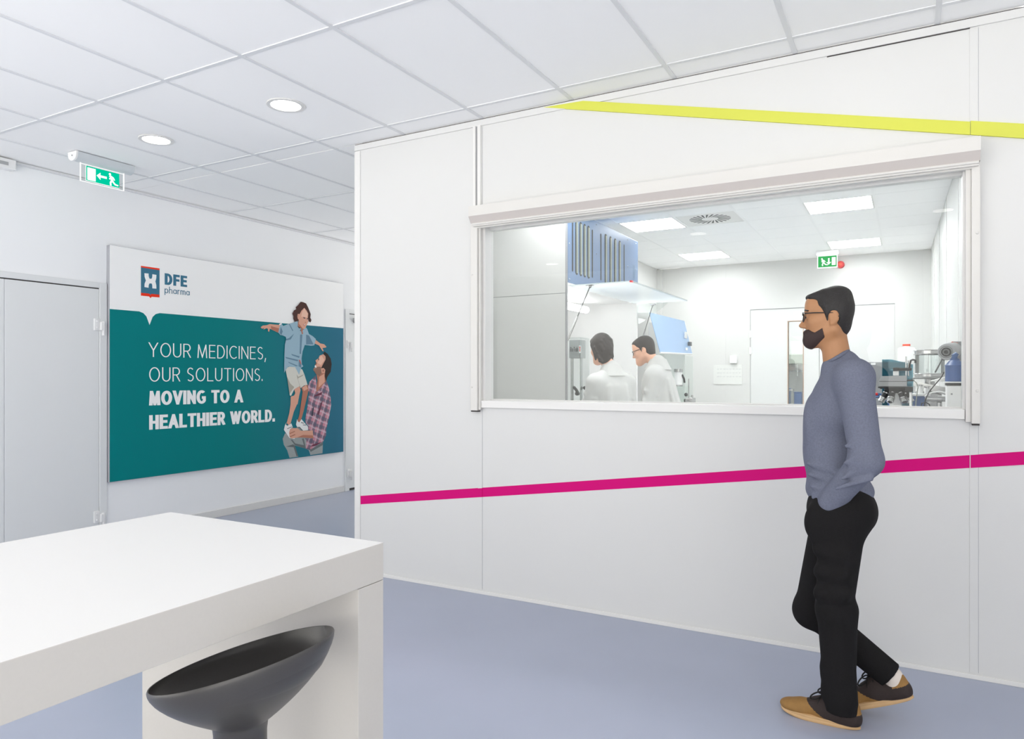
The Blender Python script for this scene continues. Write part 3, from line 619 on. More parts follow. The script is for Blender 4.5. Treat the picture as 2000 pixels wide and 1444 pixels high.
for q in ([(300, 800), (420, 745), (425, 765), (300, 822)], [(305, 875), (425, 820), (440, 840), (320, 892)]): at(q, 'skin_dark', Cq)
at([(200, 590), (235, 780), (290, 1060), (305, 1235), (335, 1245), (410, 1090), (540, 1015), (560, 1062), (640, 1000), (722, 985), (650, 750), (600, 630), (500, 560), (300, 560)], 'cream', Bq)
at([(240, 800), (320, 960), (410, 1040), (300, 1200)], 'cream_dark', Bq); at([(465, 740), (500, 790), (500, 870), (560, 1062), (535, 1010), (480, 820)], 'cream_dark', Bq); at([(640, 735), (500, 800), (490, 835), (600, 780)], 'cream_dark', Bq)
# boy shirt and arms
at([(480, 565), (380, 560), (270, 548), (210, 572), (130, 580), (85, 612), (110, 642), (155, 632), (140, 662), (205, 632), (232, 645), (235, 692), (257, 707), (272, 642), (445, 725), (490, 640)], 'skin', A)
at([(1190, 865), (1290, 940), (1365, 955), (1412, 1005), (1400, 1022), (1330, 1032), (1355, 1090), (1335, 1098), (1262, 980), (1170, 940)], 'skin', A); at([(290, 590), (470, 640), (445, 722), (300, 650)], 'skin_dark', A)
at([(820, 485), (765, 512), (650, 545), (540, 587), (505, 540), (470, 590), (440, 720), (485, 772), (520, 775), (590, 805), (600, 850), (575, 960), (565, 1150), (560, 1444), (560, 1530), (580, 1490), (640, 1408), (780, 1415), (860, 1570), (900, 1430), (945, 1400), (915, 1360), (910, 1240), (930, 1100), (975, 970), (1100, 985), (1165, 978), (1198, 850), (1130, 790), (1060, 750), (1020, 640), (990, 610), (955, 660), (900, 640)], 'denim', A)
for q in ([(600, 850), (660, 830), (760, 740), (690, 860), (600, 880)], [(880, 760), (925, 760), (900, 1150), (870, 1150)], [(700, 1150), (870, 1200), (860, 1230), (720, 1180)], [(580, 1210), (840, 1270), (830, 1300), (600, 1240)], [(640, 1310), (840, 1390), (800, 1400), (650, 1330)], [(490, 600), (530, 700), (500, 770), (470, 730)], [(1000, 760), (1060, 780), (1150, 960), (1000, 960)], [(855, 1280), (905, 1370), (900, 1430), (850, 1400)], [(650, 545), (665, 540), (740, 680), (725, 690)]): at(q, 'denim_dark', A)
at([(850, 1270), (880, 1270), (910, 1370), (880, 1340)], 'lip', A); at([(455, 550), (500, 528), (510, 545), (465, 575)], 'white', A)
at([(835, 500), (835, 600), (905, 700), (930, 690), (940, 640), (860, 520)], 'skin_dark', A); at([(905, 690), (925, 690), (940, 740), (915, 760)], 'skin_dark', A)
at([(905, 640), (835, 725), (910, 715), (890, 690), (825, 590), (805, 500), (770, 505), (800, 620)], 'denim', A)
at([(890, 100), (835, 170), (790, 212), (802, 250), (752, 275), (722, 340), (745, 392), (742, 440), (770, 505), (830, 488), (860, 470), (950, 360), (1035, 420), (1050, 490), (1088, 518), (1106, 468), (1082, 420), (1092, 350), (1062, 270), (1040, 215), (1000, 135), (940, 108)], 'hair_brown', A)
at([(962, 222), (905, 280), (868, 350), (832, 342), (820, 390), (832, 445), (852, 465), (850, 540), (900, 600), (930, 642), (958, 652), (985, 622), (1012, 570), (1042, 500), (1035, 420), (1042, 340), (1012, 280)], 'skin', A)
at([(962, 235), (920, 300), (900, 400), (960, 400), (1020, 420), (1030, 330)], 'skin_light', A)
for q, m in (([(940, 410), (985, 425), (980, 440), (945, 432)], 'line'), ([(1012, 440), (1038, 430), (1035, 452), (1015, 455)], 'line'), ([(940, 548), (990, 570), (970, 590), (945, 572)], 'lip'), ([(948, 552), (985, 570), (968, 576)], 'white'), ([(985, 500), (1000, 525), (970, 520)], 'skin_dark'), ([(825, 375), (840, 365), (835, 420)], 'skin_dark')): at(q, m, A)
b.build('printed_face', PM, po)

# ------------------------------------------------------------------ high table and bar stool
TXR, TXL, TYF, TZ = -.948, -1.634, 1.158, 1.05
tb = thing('high_table', 'white laminate high bar table with panel end in the foreground', 'table', ((TXL + TXR) / 2, .2, 0))
b = B(); b.box(TXL, TXR, -1.3, TYF, TZ - .0765, TZ, 0, .0012)
for f in b.bm.faces:
    f.normal_update()
    if f.normal.z < .5: f.material_index = 1
b.build('table_top', ['laminate', 'laminate_shaded'], tb)
B().box(TXL, TXR, TYF - .0765, TYF, 0, TZ - .0775, bev=.0012).build('end_panel', 'laminate_shaded', tb)
B().box(TXL, TXR, -1.3, -1.3 + .0765, 0, TZ - .0775, bev=.0012).build('end_panel', 'laminate_shaded', tb)
st = thing('bar_stool', 'charcoal plastic bar stool with tilted bowl seat tucked under the white table', 'stool', (-1.075, .89, 0))
sc, a_ = Vector((-1.015, .862, .897)), .153
def rim(u, k=1.0, dz=0):
    x, y = a_ * k * math.cos(u), a_ * k * math.sin(u); return Vector((sc.x + x, sc.y + y, sc.z + .290 * x + .045 * y + dz))
n = 64; t = bmesh.new(); rings = []
def ring(fn): rings.append([t.verts.new(fn(2 * math.pi * i / n)) for i in range(n)])
neck = Vector((-1.025, .862, 0)); NZ = .790
def outer(s):
    # s 0..1 from rim to neck: bowl that narrows to the stem
    def f(u):
        p = rim(u); ang = s * math.pi / 2; c = neck.x + .047 * math.cos(u), neck.y + .047 * math.sin(u), .0
        w = math.sin(ang) ** 1.0; q = 1 - math.cos(ang)
        k = 1 - s ** 1.65; zz = p.z - (p.z - NZ) * s
        return Vector((c[0] + (p.x - c[0]) * k, c[1] + (p.y - c[1]) * k, zz))
    return f
def inner(s):
    def f(u):
        p = rim(u, .972, .001); ang = s * math.pi / 2; k = math.cos(ang); zf = .822
        return Vector((neck.x - .01 + (p.x - neck.x + .01) * k, neck.y + (p.y - neck.y) * k, p.z - (p.z - zf) * math.sin(ang) ** .9))
    return f
for s in (.999, .94, .86, .76, .64, .52, .4, .28, .16, .06): ring(inner(s))
ring(lambda u: rim(u, .980, .0035)); ring(lambda u: rim(u, .992, .004)); ring(lambda u: rim(u, 1.0, .001))
for s in (.05, .14, .24, .34, .44, .54, .64, .73, .81, .88, .94, 1.0): ring(outer(s))
for r_, z_ in ((.0445, NZ - .02), (.0445, NZ - .04), (.0465, NZ - .07), (.052, NZ - .11), (.057, NZ - .14), (.060, NZ - .17)): ring(lambda u, r_=r_, z_=z_: Vector((neck.x + r_ * math.cos(u), neck.y + r_ * math.sin(u), z_)))
for p, q in zip(rings, rings[1:]):
    for i in range(n): t.faces.new((p[i], p[(i + 1) % n], q[(i + 1) % n], q[i]))
t.faces.new(rings[0][::-1]); t.faces.new(rings[-1]); bmesh.ops.recalc_face_normals(t, faces=t.faces)
b = B(); b._merge(t); b.build('seat', 'stool_black', st, 60)
B().lathe([(.028, .02), (.028, .36), (.022, .36), (.022, .61)], neck, n=32).build('column', 'steel', st, 40)
B().lathe([(.0, 0), (.205, 0), (.205, .006), (.15, .016), (.05, .028), (.032, .045), (0, .045)], neck, n=48).build('base', 'steel', st, 40)

# ------------------------------------------------------------------ people
def head_fns(C, fw, up, sc=1.0):
    fw = Vector(fw).normalized(); up = Vector(up); up = (up - fw * up.dot(fw)).normalized(); lf = up.cross(fw)
    R = np.array([list(fw), list(lf), list(up)]).T
    L = lambda f, l, u: np.array(C) + R @ (np.array([f, l, u]) * sc)
    E = lambda f, l, u, r, k=.012: ell(L(f, l, u), np.array(r) * sc, k, R)
    K = lambda a, b, ra, rb=None, k=.012: cap(L(*a), L(*b), ra * sc, (ra if rb is None else rb) * sc, k)
    return L, E, K, R
def head_prims(C, fw, up, sc=1.0):
    L, E, K, R = head_fns(C, fw, up, sc); P = []
    P += [E(-.008, 0, .022, (.083, .072, .092)), E(.028, 0, -.030, (.062, .058, .085), .03), E(.068, 0, -.098, (.026, .026, .026), .03)]
    for s in (1, -1):
        P += [K((.066, s * .012, -.100), (-.02, s * .052, -.058), .020, .022, .03), E(.046, s * .036, -.022, (.03, .024, .024), .02)]
    P += [K((.078, -.028, .012), (.078, .028, .012), .012, k=.02), E(.062, 0, .05, (.03, .045, .04), .03)]
    P += [cut(E(.090, s * .031, -.003, (.016, .020, .013), .014)) for s in (1, -1)]
    P += [E(.074, s * .030, -.004, (.013, .014, .012), .004) for s in (1, -1)]
    P += [K((.082, 0, .004), (.107, 0, -.035), .008, .011, .012)] + [E(.096, s * .011, -.040, (.013, .009, .008), .008) for s in (1, -1)]
    P += [E(.086, 0, -.066, (.012, .024, .0065), .006), E(.084, 0, -.078, (.011, .020, .007), .006)]
    for s in (1, -1):
        P += [E(-.024, s * .073, -.008, (.019, .010, .031), .008), cut(E(-.018, s * .084, -.004, (.010, .007, .018), .006)), E(-.016, s * .074, -.033, (.009, .007, .010), .006)]
    return P
def fingers(P, wrist, d, nrm, side):
    """five-fingered relaxed hand: d = pointing direction, nrm = palm normal, side = thumb direction"""
    wrist, d, nrm, side = [Vector(v) for v in (wrist, d, nrm, side)]; d.normalize(); nrm.normalize(); side.normalize()
    for i, (o, ln) in enumerate(((.030, .070), (.010, .078), (-.010, .073), (-.029, .058))):
        b0 = wrist + d * .035 + side * o * .7; b1 = wrist + d * .085 + side * o
        P.append(cap(b0, b1, .013, .0115, .012)); k1 = b1 + d * ln * .5 + nrm * .010; k2 = b1 + d * ln * .85 + nrm * .032
        P += [cap(b1, k1, .0095, .0088, .004), cap(k1, k2, .0088, .0075, .004)]
    t0 = wrist + d * .02 + side * .02; t1 = wrist + d * .055 + side * .055 + nrm * .012; t2 = wrist + d * .085 + side * .058 + nrm * .026
    P += [cap(t0, t1, .014, .0105, .01), cap(t1, t2, .0105, .0085, .004)]
YM = 3.20
def J(x, y, dy=0): return np.array(onY(x, y, YM + dy))
man = thing('person', 'person walking past the window in a grey-blue sweater, black trousers and tan shoes', 'person', (-.3, YM, 0))
hc = J(1620, 618); fw = (-1, 0.0, 0.0)
L, E, K, R = head_fns(hc, fw, (0, 0, 1))
aL, aR = J(1643, 1372, -.07), J(1742, 1322, .09)          # ankles
kL, kR = J(1630, 1190, -.10), J(1586, 1192, .09); hL, hR = J(1646, 1000, -.10), J(1640, 1000, .09)
shL, shR = J(1668, 738, -.185), J(1662, 738, .185); elL, elR = J(1692, 900, -.225), J(1680, 900, .22); wrL, wrR = J(1622, 982, -.150), J(1622, 982, .145)
P = head_prims(hc, fw, (0, 0, 1))
P += [cap(J(1628, 655), J(1638, 725), .049, .056, .03), ell(J(1642, 790), (.095, .14, .15), .04), ell(J(1634, 900), (.09, .125, .15), .04), ell(J(1642, 985), (.095, .14, .09), .04), cap(shL * .92 + shR * .08, shR * .92 + shL * .08, .05, k=.04)]
for h_, k_, a_ in ((hL, kL, aL), (hR, kR, aR)): P += [cap(h_, k_, .075, .048, .03), cap(k_, a_, .046, .034, .03)]
for s_, e_, w_ in ((shL, elL, wrL), (shR, elR, wrR)): P += [cap(s_, e_, .043, .034, .03), cap(e_, w_, .034, .025, .02)]
fingers(P, wrL, (-.30, 0.05, -.95), (0, 1, 0), (-.95, 0, .3)); fingers(P, wrR, (-.30, -.05, -.95), (0, -1, 0), (-.95, 0, .3))
footL = (np.array((-.170, 3.128, 0.)), np.array((-.462, 3.160, 0.)))
d = footL[1] - footL[0]; SL = Matrix.Translation(Vector(footL[0])) @ Matrix.Rotation(math.atan2(d[1], d[0]), 4, 'Z')
for deg in range(60, 5, -1):          # trailing foot: heel raised as far as the toe on the floor allows
    SR = Matrix.Rotation(math.pi, 4, 'Z') @ Matrix.Rotation(math.radians(deg), 4, 'Y')
    SR = Matrix.Translation(Vector(aR) - SR @ Vector((.045, 0, .095))) @ SR
    if (SR @ Vector((.29, 0, .008))).z > .001: break
for Mx, an_ in ((SL, aL), (SR, aR)):
    q = lambda x, z: np.array(Mx @ Vector((x, 0, z)))
    P += [cap(an_, q(.045, .062), .031, .025, .02), cap(q(.045, .056), q(.20, .036), .026, .018, .02)]
sdf_mesh('body', P, .0058, 'skin', man)
for s in (1, -1): B().ball(L(.0835, s * .030, -.004), (.005, .006, .006), 0, 12).build('eye', 'frame_black', man)
# hair and beard
hp = [E(-.014, 0, .042, (.079, .077, .075), .02), E(-.030, 0, .012, (.060, .076, .088), .02), E(.030, 0, .080, (.060, .048, .018), .02), E(-.035, 0, .090, (.042, .045, .028), .03), K((-.030, 0, -.05), (-.022, 0, -.078), .042, .036, .03), K((.02, 0, .086), (.073, 0, .078), .020, .010, .02)]
hp += [K((.006, s * .068, .035), (-.002, s * .067, -.020), .011, .006, .012) for s in (1, -1)] + [K((.02, s * .03, .088), (.064, s * .032, .080), .018, .009, .02) for s in (1, -1)]
hp += [cut(E(.088, 0, -.012, (.080, .12, .066), .01)), cut(E(.055, 0, -.10, (.075, .12, .09), .01))] + [cut(E(-.022, s * .08, -.022, (.024, .02, .036), .006)) for s in (1, -1)]
sdf_mesh('hair', hp, .0045, 'hair_black', man)
def beard_zone(Q):
    q = (Q - hc) @ R; f, l, u = q[..., 0], np.abs(q[..., 1]), q[..., 2]
    top = np.interp(f, [-.03, -.012, .004, .022, .050, .064, .074, .086, .10], [-.012, -.012, -.022, -.052, -.068, -.062, -.054, -.053, -.056])
    low = np.interp(f, [-.03, -.02, .01, .05, .075, .11], [-.045, -.065, -.088, -.125, -.14, -.14])
    lip = .0085 - np.sqrt(((f - .088) / 1.3) ** 2 + ((u + .0725) / .75) ** 2 + (l / 2.4) ** 2)
    back = .016 + .25 * (u + .07) - f
    return np.maximum.reduce([u - top, low - u, back, lip])
sdf_mesh('beard', head_prims(hc, fw, (0, 0, 1)), .0036, 'beard_dark', man, clip=beard_zone, grow=.0034)
for s in (1, -1): B().tube([L(.0865, s * .014, .020), L(.088, s * .03, .026), L(.076, s * .048, .022)], [.0035, .005, .003], 8).build('eyebrow', 'hair_black', man, 60)
gl = B()
for s in (1, -1):
    gl.tube([L(.098, s * .008, .004), L(.101, s * .014, .014), L(.098, s * .034, .016), L(.086, s * .055, .013), L(.086, s * .056, -.006), L(.096, s * .036, -.022), L(.100, s * .016, -.018), L(.098, s * .008, .004)], .0022, 8)
    gl.tube([L(.086, s * .055, .012), L(.04, s * .071, .011), L(-.02, s * .0765, .008), L(-.045, s * .076, -.010)], .0024, 8)
gl.tube([L(.099, -.009, .006), L(.104, 0, .010), L(.099, .009, .006)], .002, 8)
gl.build('glasses', 'frame_black', man, 60)
# sweater
P = [ell(J(1641, 800), (.116, .165, .165), .05), ell(J(1632, 895), (.121, .150, .15), .05), ell(J(1640, 958), (.128, .158, .075), .05), cap(shL * .90 + shR * .10, shR * .90 + shL * .10, .072, k=.06), cap(J(1639, 722), J(1650, 748), .068, .088, .03)]
P += [cap(shL, elL, .066, .056, .04), cap(elL, wrL, .056, .046, .03), cap(shR, elR, .066, .056, .04), cap(elR, wrR, .056, .046, .03), ell(J(1588, 830), (.03, .12, .09), .06)]
# folds on the sleeve and the waist
for i, (x0_, y0_, x1_, y1_) in enumerate(((1702, 880, 1650, 905), (1704, 902, 1645, 935), (1700, 935, 1632, 955), (1690, 860, 1652, 872))):
    P.append(cap(J(x0_, y0_, -.265 + .012 * (i % 2)), J(x1_, y1_, -.262), .011, .006, .02))
for i in range(4): P.append(cap(J(1578 + 4 * i, 905 + 22 * i, -.12), J(1640 + 6 * i, 925 + 18 * i, -.150), .009, .006, .02))
P.append(cap(J(1648, 709), J(1662, 740), .053, .07, .03))
hemz = float(J(1640, 985)[2])
sdf_mesh('sweater', P, .0065, 'sweater', man, clip=None)
cc_ = Vector((J(1616, 707) + J(1656, 684)) / 2); bk_ = Vector((J(1656, 684) - J(1616, 707)) / 2); lt_ = Vector((0, .060, 0))
B().tube([cc_ + bk_ * math.cos(a) + lt_ * math.sin(a) + Vector((0, 0, -.010 * abs(math.sin(a)))) for a in np.linspace(0, 2 * math.pi, 41)], .008, 10).build('collar', 'sweater', man, 80)
# trousers
P = [ell(J(1642, 1000), (.122, .160, .095), .05), ell(J(1676, 1000), (.062, .13, .075), .05), cap(J(1640, 985, -.05), J(1640, 985, .05), .115, k=.04)]
P += [cap(hL, kL, .089, .066, .05), cap(kL, aL + np.array((0.004, 0, -.06)), .066, .061, .03), cap(hR, kR, .104, .070, .05), cap(kR, aR + .03 * (aR - kR) / np.linalg.norm(aR - kR), .064, .055, .03)]
P += [cap(kL + np.array((.04, 0, .0)), aL * .5 + kL * .5 + np.array((.012, 0, 0)), .045, .045, .03), ell(kR + np.array((-.012, 0, .0)), (.058, .06, .07), .03)]
for w_, s in ((wrL, -1), (wrR, 1)): P.append(ell(w_ + np.array((-.035, -s * .006, -.085)), (.062, .045, .085), .03))
for i, (a, c, r) in enumerate(((.62, .68, .012), (.72, .80, .010), (.84, .88, .014), (.93, .95, .014))):
    p0 = kL + (aL - kL) * a; p1 = kL + (aL - kL) * c; P.append(cap(p0 + np.array((-.045, -.035, 0)), p1 + np.array((.04, -.042, 0)), r, r * .6, .04))
for i in range(3): P.append(cap(J(1600, 1075 + 42 * i, -.155), J(1648, 1088 + 38 * i, -.165), .018, .012, .05))
shin = (aR - kR) / np.linalg.norm(aR - kR)
def hems(Q):
    nl = np.linalg.norm(Q[..., :2] - aL[:2], axis=-1); nr = np.linalg.norm(Q - aR, axis=-1)
    left = np.where((nl < .13) & (Q[..., 2] < .3) & (nr > .12), aL[2] - .034 + .25 * (Q[..., 0] - aL[0]) * 0 - Q[..., 2], -9)
    right = np.where(nr < .14, (Q - aR) @ shin + .006, -9)
    return np.maximum(left, right)
sdf_mesh('trousers', P, .0062, 'trousers_black', man, clip=hems)
# shoes: local frame, x from heel (0) to toe (.295)
def shoe(Mx, parent):
    P = [ell((.245, 0, .034), (.058, .044, .026), .02), cap((.21, 0, .034), (.11, 0, .052), .036, .036, .03), cap((.15, 0, .060), (.112, 0, .088), .030, .024, .03), ell((.045, 0, .052), (.047, .036, .052), .03), cap((.03, 0, .035), (.12, 0, .035), .036, .038, .03), cap((.022, -.006, .085), (.022, .006, .088), .019, .02, .02)]
    P += [cut(cap((.085, 0, .135), (.045, 0, .118), .034, .030, .012))]
    Mi = np.array(Mx.inverted())
    def tr(p):
        Rm = np.array(Mx.to_3x3()); T = np.array(Mx.translation)
        if p[0] == 'cut': return ('cut', tr(p[1]))
        if p[0] == 'c': return ('c', Rm @ p[1] + T, Rm @ p[2] + T, p[3], p[4], p[5])
        return ('e', Rm @ p[1] + T, p[2], p[3], Rm if p[4] is None else Rm @ p[4])
    def mf(c):
        q = c @ Mi[:3, :3].T + Mi[:3, 3]; s = 1 - q[:, 0] / .295; z = q[:, 2]
        hi = np.clip((z - .02) / .06, 0, 1); bound = .655 - .34 * hi ** .7
        dark = (s > bound) & ~((s > .81) & (z > .062) & (s < 1.1)) | ((s > .80) & (z < .060))
        return dark.astype(int)
    up = sdf_mesh('shoe', [tr(p) for p in P], .003, ['shoe_tan', 'shoe_brown'], parent, mf, clip=lambda Q: .016 - ((Q @ Mi[:3, :3].T) + Mi[:3, 3])[..., 2])
    out = []
    for i in range(40):
        u = 2 * math.pi * i / 40; x = .1475 + .152 * math.cos(u); w = (.040 + .010 * math.sin((x - .12) * 10)) if x > 0 else .03
        w = .037 + .011 * max(0, min(1, (x - .05) / .15)); out.append((x, w * (1 - abs(math.cos(u)) ** 3.2) ** .5 if abs(math.cos(u)) < 1 else 0))
    t = bmesh.new(); rr = []
    for k, z in ((.94, .0), (1, .004), (1, .012), (.985, .013), (.985, .016), (1, .017), (.985, .024), (.9, .025)):
        rg = []
        for i, (x, y) in enumerate(out):
            yy = y if i <= 20 else -y; spring = max(0, (x - .22) / .08) ** 2 * .012
            rg.append(t.verts.new(Mx @ Vector((.1475 + (x - .1475) * k, yy * k, z + spring))))
        rr.append(rg)
    for a, c in zip(rr, rr[1:]):
        for i in range(40):
            try: t.faces.new((a[i], a[(i + 1) % 40], c[(i + 1) % 40], c[i]))
            except ValueError: pass
    t.faces.new(rr[0][::-1]); t.faces.new(rr[-1]); bmesh.ops.remove_doubles(t, verts=t.verts, dist=1e-5); bmesh.ops.recalc_face_normals(t, faces=t.faces)
    bb = B(); bb._merge(t); bb.build('sole', 'sole_gum', up, 50)
    lc = B(); X = lambda x, y, z: Mx @ Vector((x, y, z))
    for k in range(4):
        x = .185 - k * .02; z = .066 + k * .0125; lc.tube([X(x, -.026, z - .010), X(x - .004, 0, z + .008), X(x - .008, .026, z - .008)], .0028, 8)
    for s in (1, -1):
        lc.tube([X(.125, 0, .117)] + [X(.125 + .022 * (1 - math.cos(v)) * 1.0 + .006 * s, s * (.010 + .030 * math.sin(v / 2)), .117 + .012 * math.sin(v) - .010 * (1 - math.cos(v))) for v in np.linspace(.3, 5.9, 18)] + [X(.126, 0, .116)], .003, 8)
        lc.tube([X(.126, 0, .116), X(.142, s * .02, .100), X(.150, s * .034, .070), X(.150, s * .038, .052)], .0024, 8)
    lc.build('laces', 'lace_black', up, 60)
    return up
shoe(SL, man); shoe(SR, man)
for Mx, an_ in ((SL, aL), (SR, aR)): sdf_mesh('sock', [cap(an_, np.array(Mx @ Vector((.048, 0, .070))), .042, .038, .01)], .004, 'sock_white', man)

# lab workers
def worker(label, floor, head, fw, chest, hip, hair, skin, spec, arms, parent_loc):
    w = thing('person', label, 'person', parent_loc)
    Fw = Vector(fw).normalized(); Fh = Vector((Fw.x, Fw.y, 0)).normalized(); lf = Vector((-Fh.y, Fh.x, 0)); lfa = np.array(lf); fa = np.array(Fh)
    up = Vector((0, 0, 1)); hd = np.array(head); ch = np.array(chest); hp_ = np.array(hip); ft = np.array(floor)
    Lh, Eh, Kh, Rh = head_fns(hd, Fw, up)
    nb = ch + np.array((0, 0, .19)); shs = [ch + lfa * s * .165 + np.array((0, 0, .085)) for s in (1, -1)]
    P = head_prims(hd, Fw, up) + [cap(Lh(-.028, 0, -.06), nb, .05, .058, .03), ell(ch, (.10, .14, .19), .05, np.stack([fa, lfa, [0, 0, 1]], 1)), cap(ch, hp_, .11, .115, .06), cap(shs[0] * .9 + shs[1] * .1, shs[1] * .9 + shs[0] * .1, .05, k=.05)]
    wr = []
    for s_, (el, wrp), s in zip(shs, arms, (1, -1)):
        el = np.array(el); wrp = np.array(wrp); P += [cap(s_, el, .042, .034, .03), cap(el, wrp, .034, .024, .02)]
        fingers(P, wrp, wrp - el, (0, 0, -1), -s * lf)
    for s in (1, -1):
        h_ = hp_ + lfa * s * .09; k_ = (h_ + ft + lfa * s * .1) / 2 + fa * .02; a_ = ft + lfa * s * .1 + np.array((0, 0, .08))
        P += [cap(h_, k_, .075, .05, .03), cap(k_, a_, .046, .034, .03), cap(a_ + np.array((0, 0, -.03)), a_ + fa * .13 + np.array((0, 0, -.05)), .032, .024, .02)]
    sdf_mesh('body', P, .0085, skin, w)
    P = [ell(ch, (.128, .172, .205), .05, np.stack([fa, lfa, [0, 0, 1]], 1)), cap(ch, hp_, .135, .15, .06), cap(hp_, (hp_ * .4 + ft * .6) + np.array((0, 0, .1)), .16, .19, .05), cap(shs[0] * .93 + shs[1] * .07, shs[1] * .93 + shs[0] * .07, .075, k=.06), cap(nb + np.array((0, 0, -.06)), nb + np.array((0, 0, .015)), .085, .072, .03)]
    P += [cap(nb + np.array((0, 0, -.07)), s_ * .8 + nb * .2 + np.array((0, 0, -.03)), .085, .06, .05) for s_ in shs]
    for s_, (el, wrp) in zip(shs, arms): P += [cap(s_, np.array(el), .066, .056, .04), cap(np.array(el), np.array(el) * .15 + np.array(wrp) * .85, .058, .046, .03)]
    for s_, (el, wrp) in zip(shs, arms):
        el = np.array(el)
        for q in (.35, .6, .85): c = s_ * (1 - q) + el * q; P.append(cap(c + lfa * .05 + fa * .03, c - fa * .060 - np.array((0, 0, .05)), .018, .008, .02))
    for y_ in (-.06, .02, .09): P.append(cap(ch - fa * .115 + lfa * y_ + np.array((0, 0, .05)), hp_ - fa * .13 + lfa * y_ * 1.5, .014, .02, .03))
    sdf_mesh('lab_coat', P, .009, 'coat_white', w)
    cb = B(); col = []
    for i in range(25):
        a_ = math.radians(-150 + 300 * i / 24) + math.pi; dirv = Fh * math.cos(a_) + lf * math.sin(a_); col.append(dirv)
    t = bmesh.new(); rs = []
    for r_, z_ in ((.068, .060), (.074, .066), (.098, .012), (.122, -.030), (.114, -.032), (.088, .008), (.068, .060)):
        rs.append([t.verts.new(Vector(nb) + dv * r_ + Vector((0, 0, z_ - .015))) for dv in col])
    for p_, q_ in zip(rs, rs[1:]):
        for i in range(24): t.faces.new((p_[i], p_[i + 1], q_[i + 1], q_[i]))
    bmesh.ops.remove_doubles(t, verts=t.verts, dist=1e-5); bmesh.ops.recalc_face_normals(t, faces=t.faces); cb._merge(t); cb.build('collar', 'coat_white', w, 50)
    if hair == 'long':
        hp2 = [Eh(-.020, 0, .045, (.096, .084, .085), .02), Eh(-.045, 0, .0, (.075, .084, .11), .02), Kh((-.06, 0, -.03), (-.055, 0, -.105), .062, .048, .03), Eh(.045, 0, .072, (.055, .062, .035), .02)]
        hp2 += [Kh((.01, s * .072, .03), (-.03, s * .070, -.055), .017, .020, .02) for s in (1, -1)] + [Kh((-.05, s * .05, -.06), (-.055, s * .055, -.12), .024, .012, .02) for s in (1, -.6, .2)]
        rr_ = random.Random(3)
        for k_ in range(26):
            a_ = rr_.uniform(.5, 2 * math.pi - .5); z_ = rr_.uniform(-.11, .05); r_ = .078 * math.sqrt(max(0.1, 1 - (z_ / .15) ** 2))
            hp2.append(Kh((-.03 + r_ * 1.02 * math.cos(a_), r_ * math.sin(a_), z_ + .02), (-.035 + r_ * 1.12 * math.cos(a_ + .2), r_ * 1.1 * math.sin(a_ + .2), z_ - .025), .016, .008, .008))
        hp2 += [cut(Eh(.095, 0, -.02, (.082, .12, .066), .01)), cut(Eh(.07, 0, -.10, (.085, .12, .08), .01))]
    else:
        hp2 = [Eh(-.020, 0, .048, (.090, .079, .079), .02), Eh(-.040, 0, .012, (.066, .078, .090), .02), Eh(.03, 0, .078, (.058, .054, .030), .02), Kh((-.045, 0, -.05), (-.042, 0, -.085), .046, .038, .03)]
        hp2 += [Kh((.006, s * .070, .035), (-.002, s * .069, -.018), .010, .006, .012) for s in (1, -1)]
        hp2 += [cut(Eh(.088, 0, -.02, (.082, .12, .068), .01)), cut(Eh(.055, 0, -.10, (.075, .12, .09), .01))] + [cut(Eh(-.022, s * .08, -.022, (.024, .02, .036), .006)) for s in (1, -1)]
    sdf_mesh('hair', hp2, .006, 'hair_dark', w)
    if spec:
        g = B()
        for s in (1, -1):
            g.tube([Lh(.098, s * .008, .004), Lh(.098, s * .034, .012), Lh(.086, s * .055, .010), Lh(.086, s * .056, -.010), Lh(.096, s * .036, -.024), Lh(.100, s * .014, -.018), Lh(.098, s * .008, .004)], .0025, 8); g.tube([Lh(.086, s * .055, .008), Lh(.02, s * .074, .008), Lh(-.035, s * .077, .004)], .0025, 8)
        g.tube([Lh(.099, -.009, .002), Lh(.103, 0, .006), Lh(.099, .009, .002)], .002, 8); g.build('glasses', 'frame_black', w, 60)
    for s in (1, -1):
        sb = B(); a_ = ft + lfa * s * .1; sb.cyl(a_ + np.array((0, 0, .0)), a_ + np.array((0, 0, .07)), .05, .045, 20); sb.box(-.0, .17, -.042, .042, 0, .055, 0, .02, 3, Matrix.Translation(Vector(a_)) @ Matrix(((Fh.x, lf.x, 0, 0), (Fh.y, lf.y, 0, 0), (0, 0, 1, 0), (0, 0, 0, 1)))); sb.build('shoe', 'plastic_white', w, 40)
Y1 = 5.62
h1 = np.array(onY(1173, 681, Y1)); c1 = np.array(onY(1194, 768, Y1 - .02)); p1 = c1 + np.array((.02, 0, -.36))
worker('person with long dark hair in a white lab coat, seen from behind', (p1[0], p1[1], 0), h1, (-.80, .58, -.18), c1, p1, 'long', 'skin_pale', False,
       [(onY(1146, 800, Y1 - .14)), (onY(1235, 815, Y1 + .05))] and [((*onY(1150, 805, Y1 - .12),), (*(onY(1118, 800, Y1 + .1)),)), ((*onY(1232, 805, Y1 + .15),), (*onY(1190, 830, Y1 + .35),))], (p1[0], p1[1], 0))
Y2 = 6.2
h2 = np.array(onY(1257, 684, Y2)); c2 = np.array(onY(1285, 754, Y2)); p2 = c2 + np.array((.10, 0, -.36))
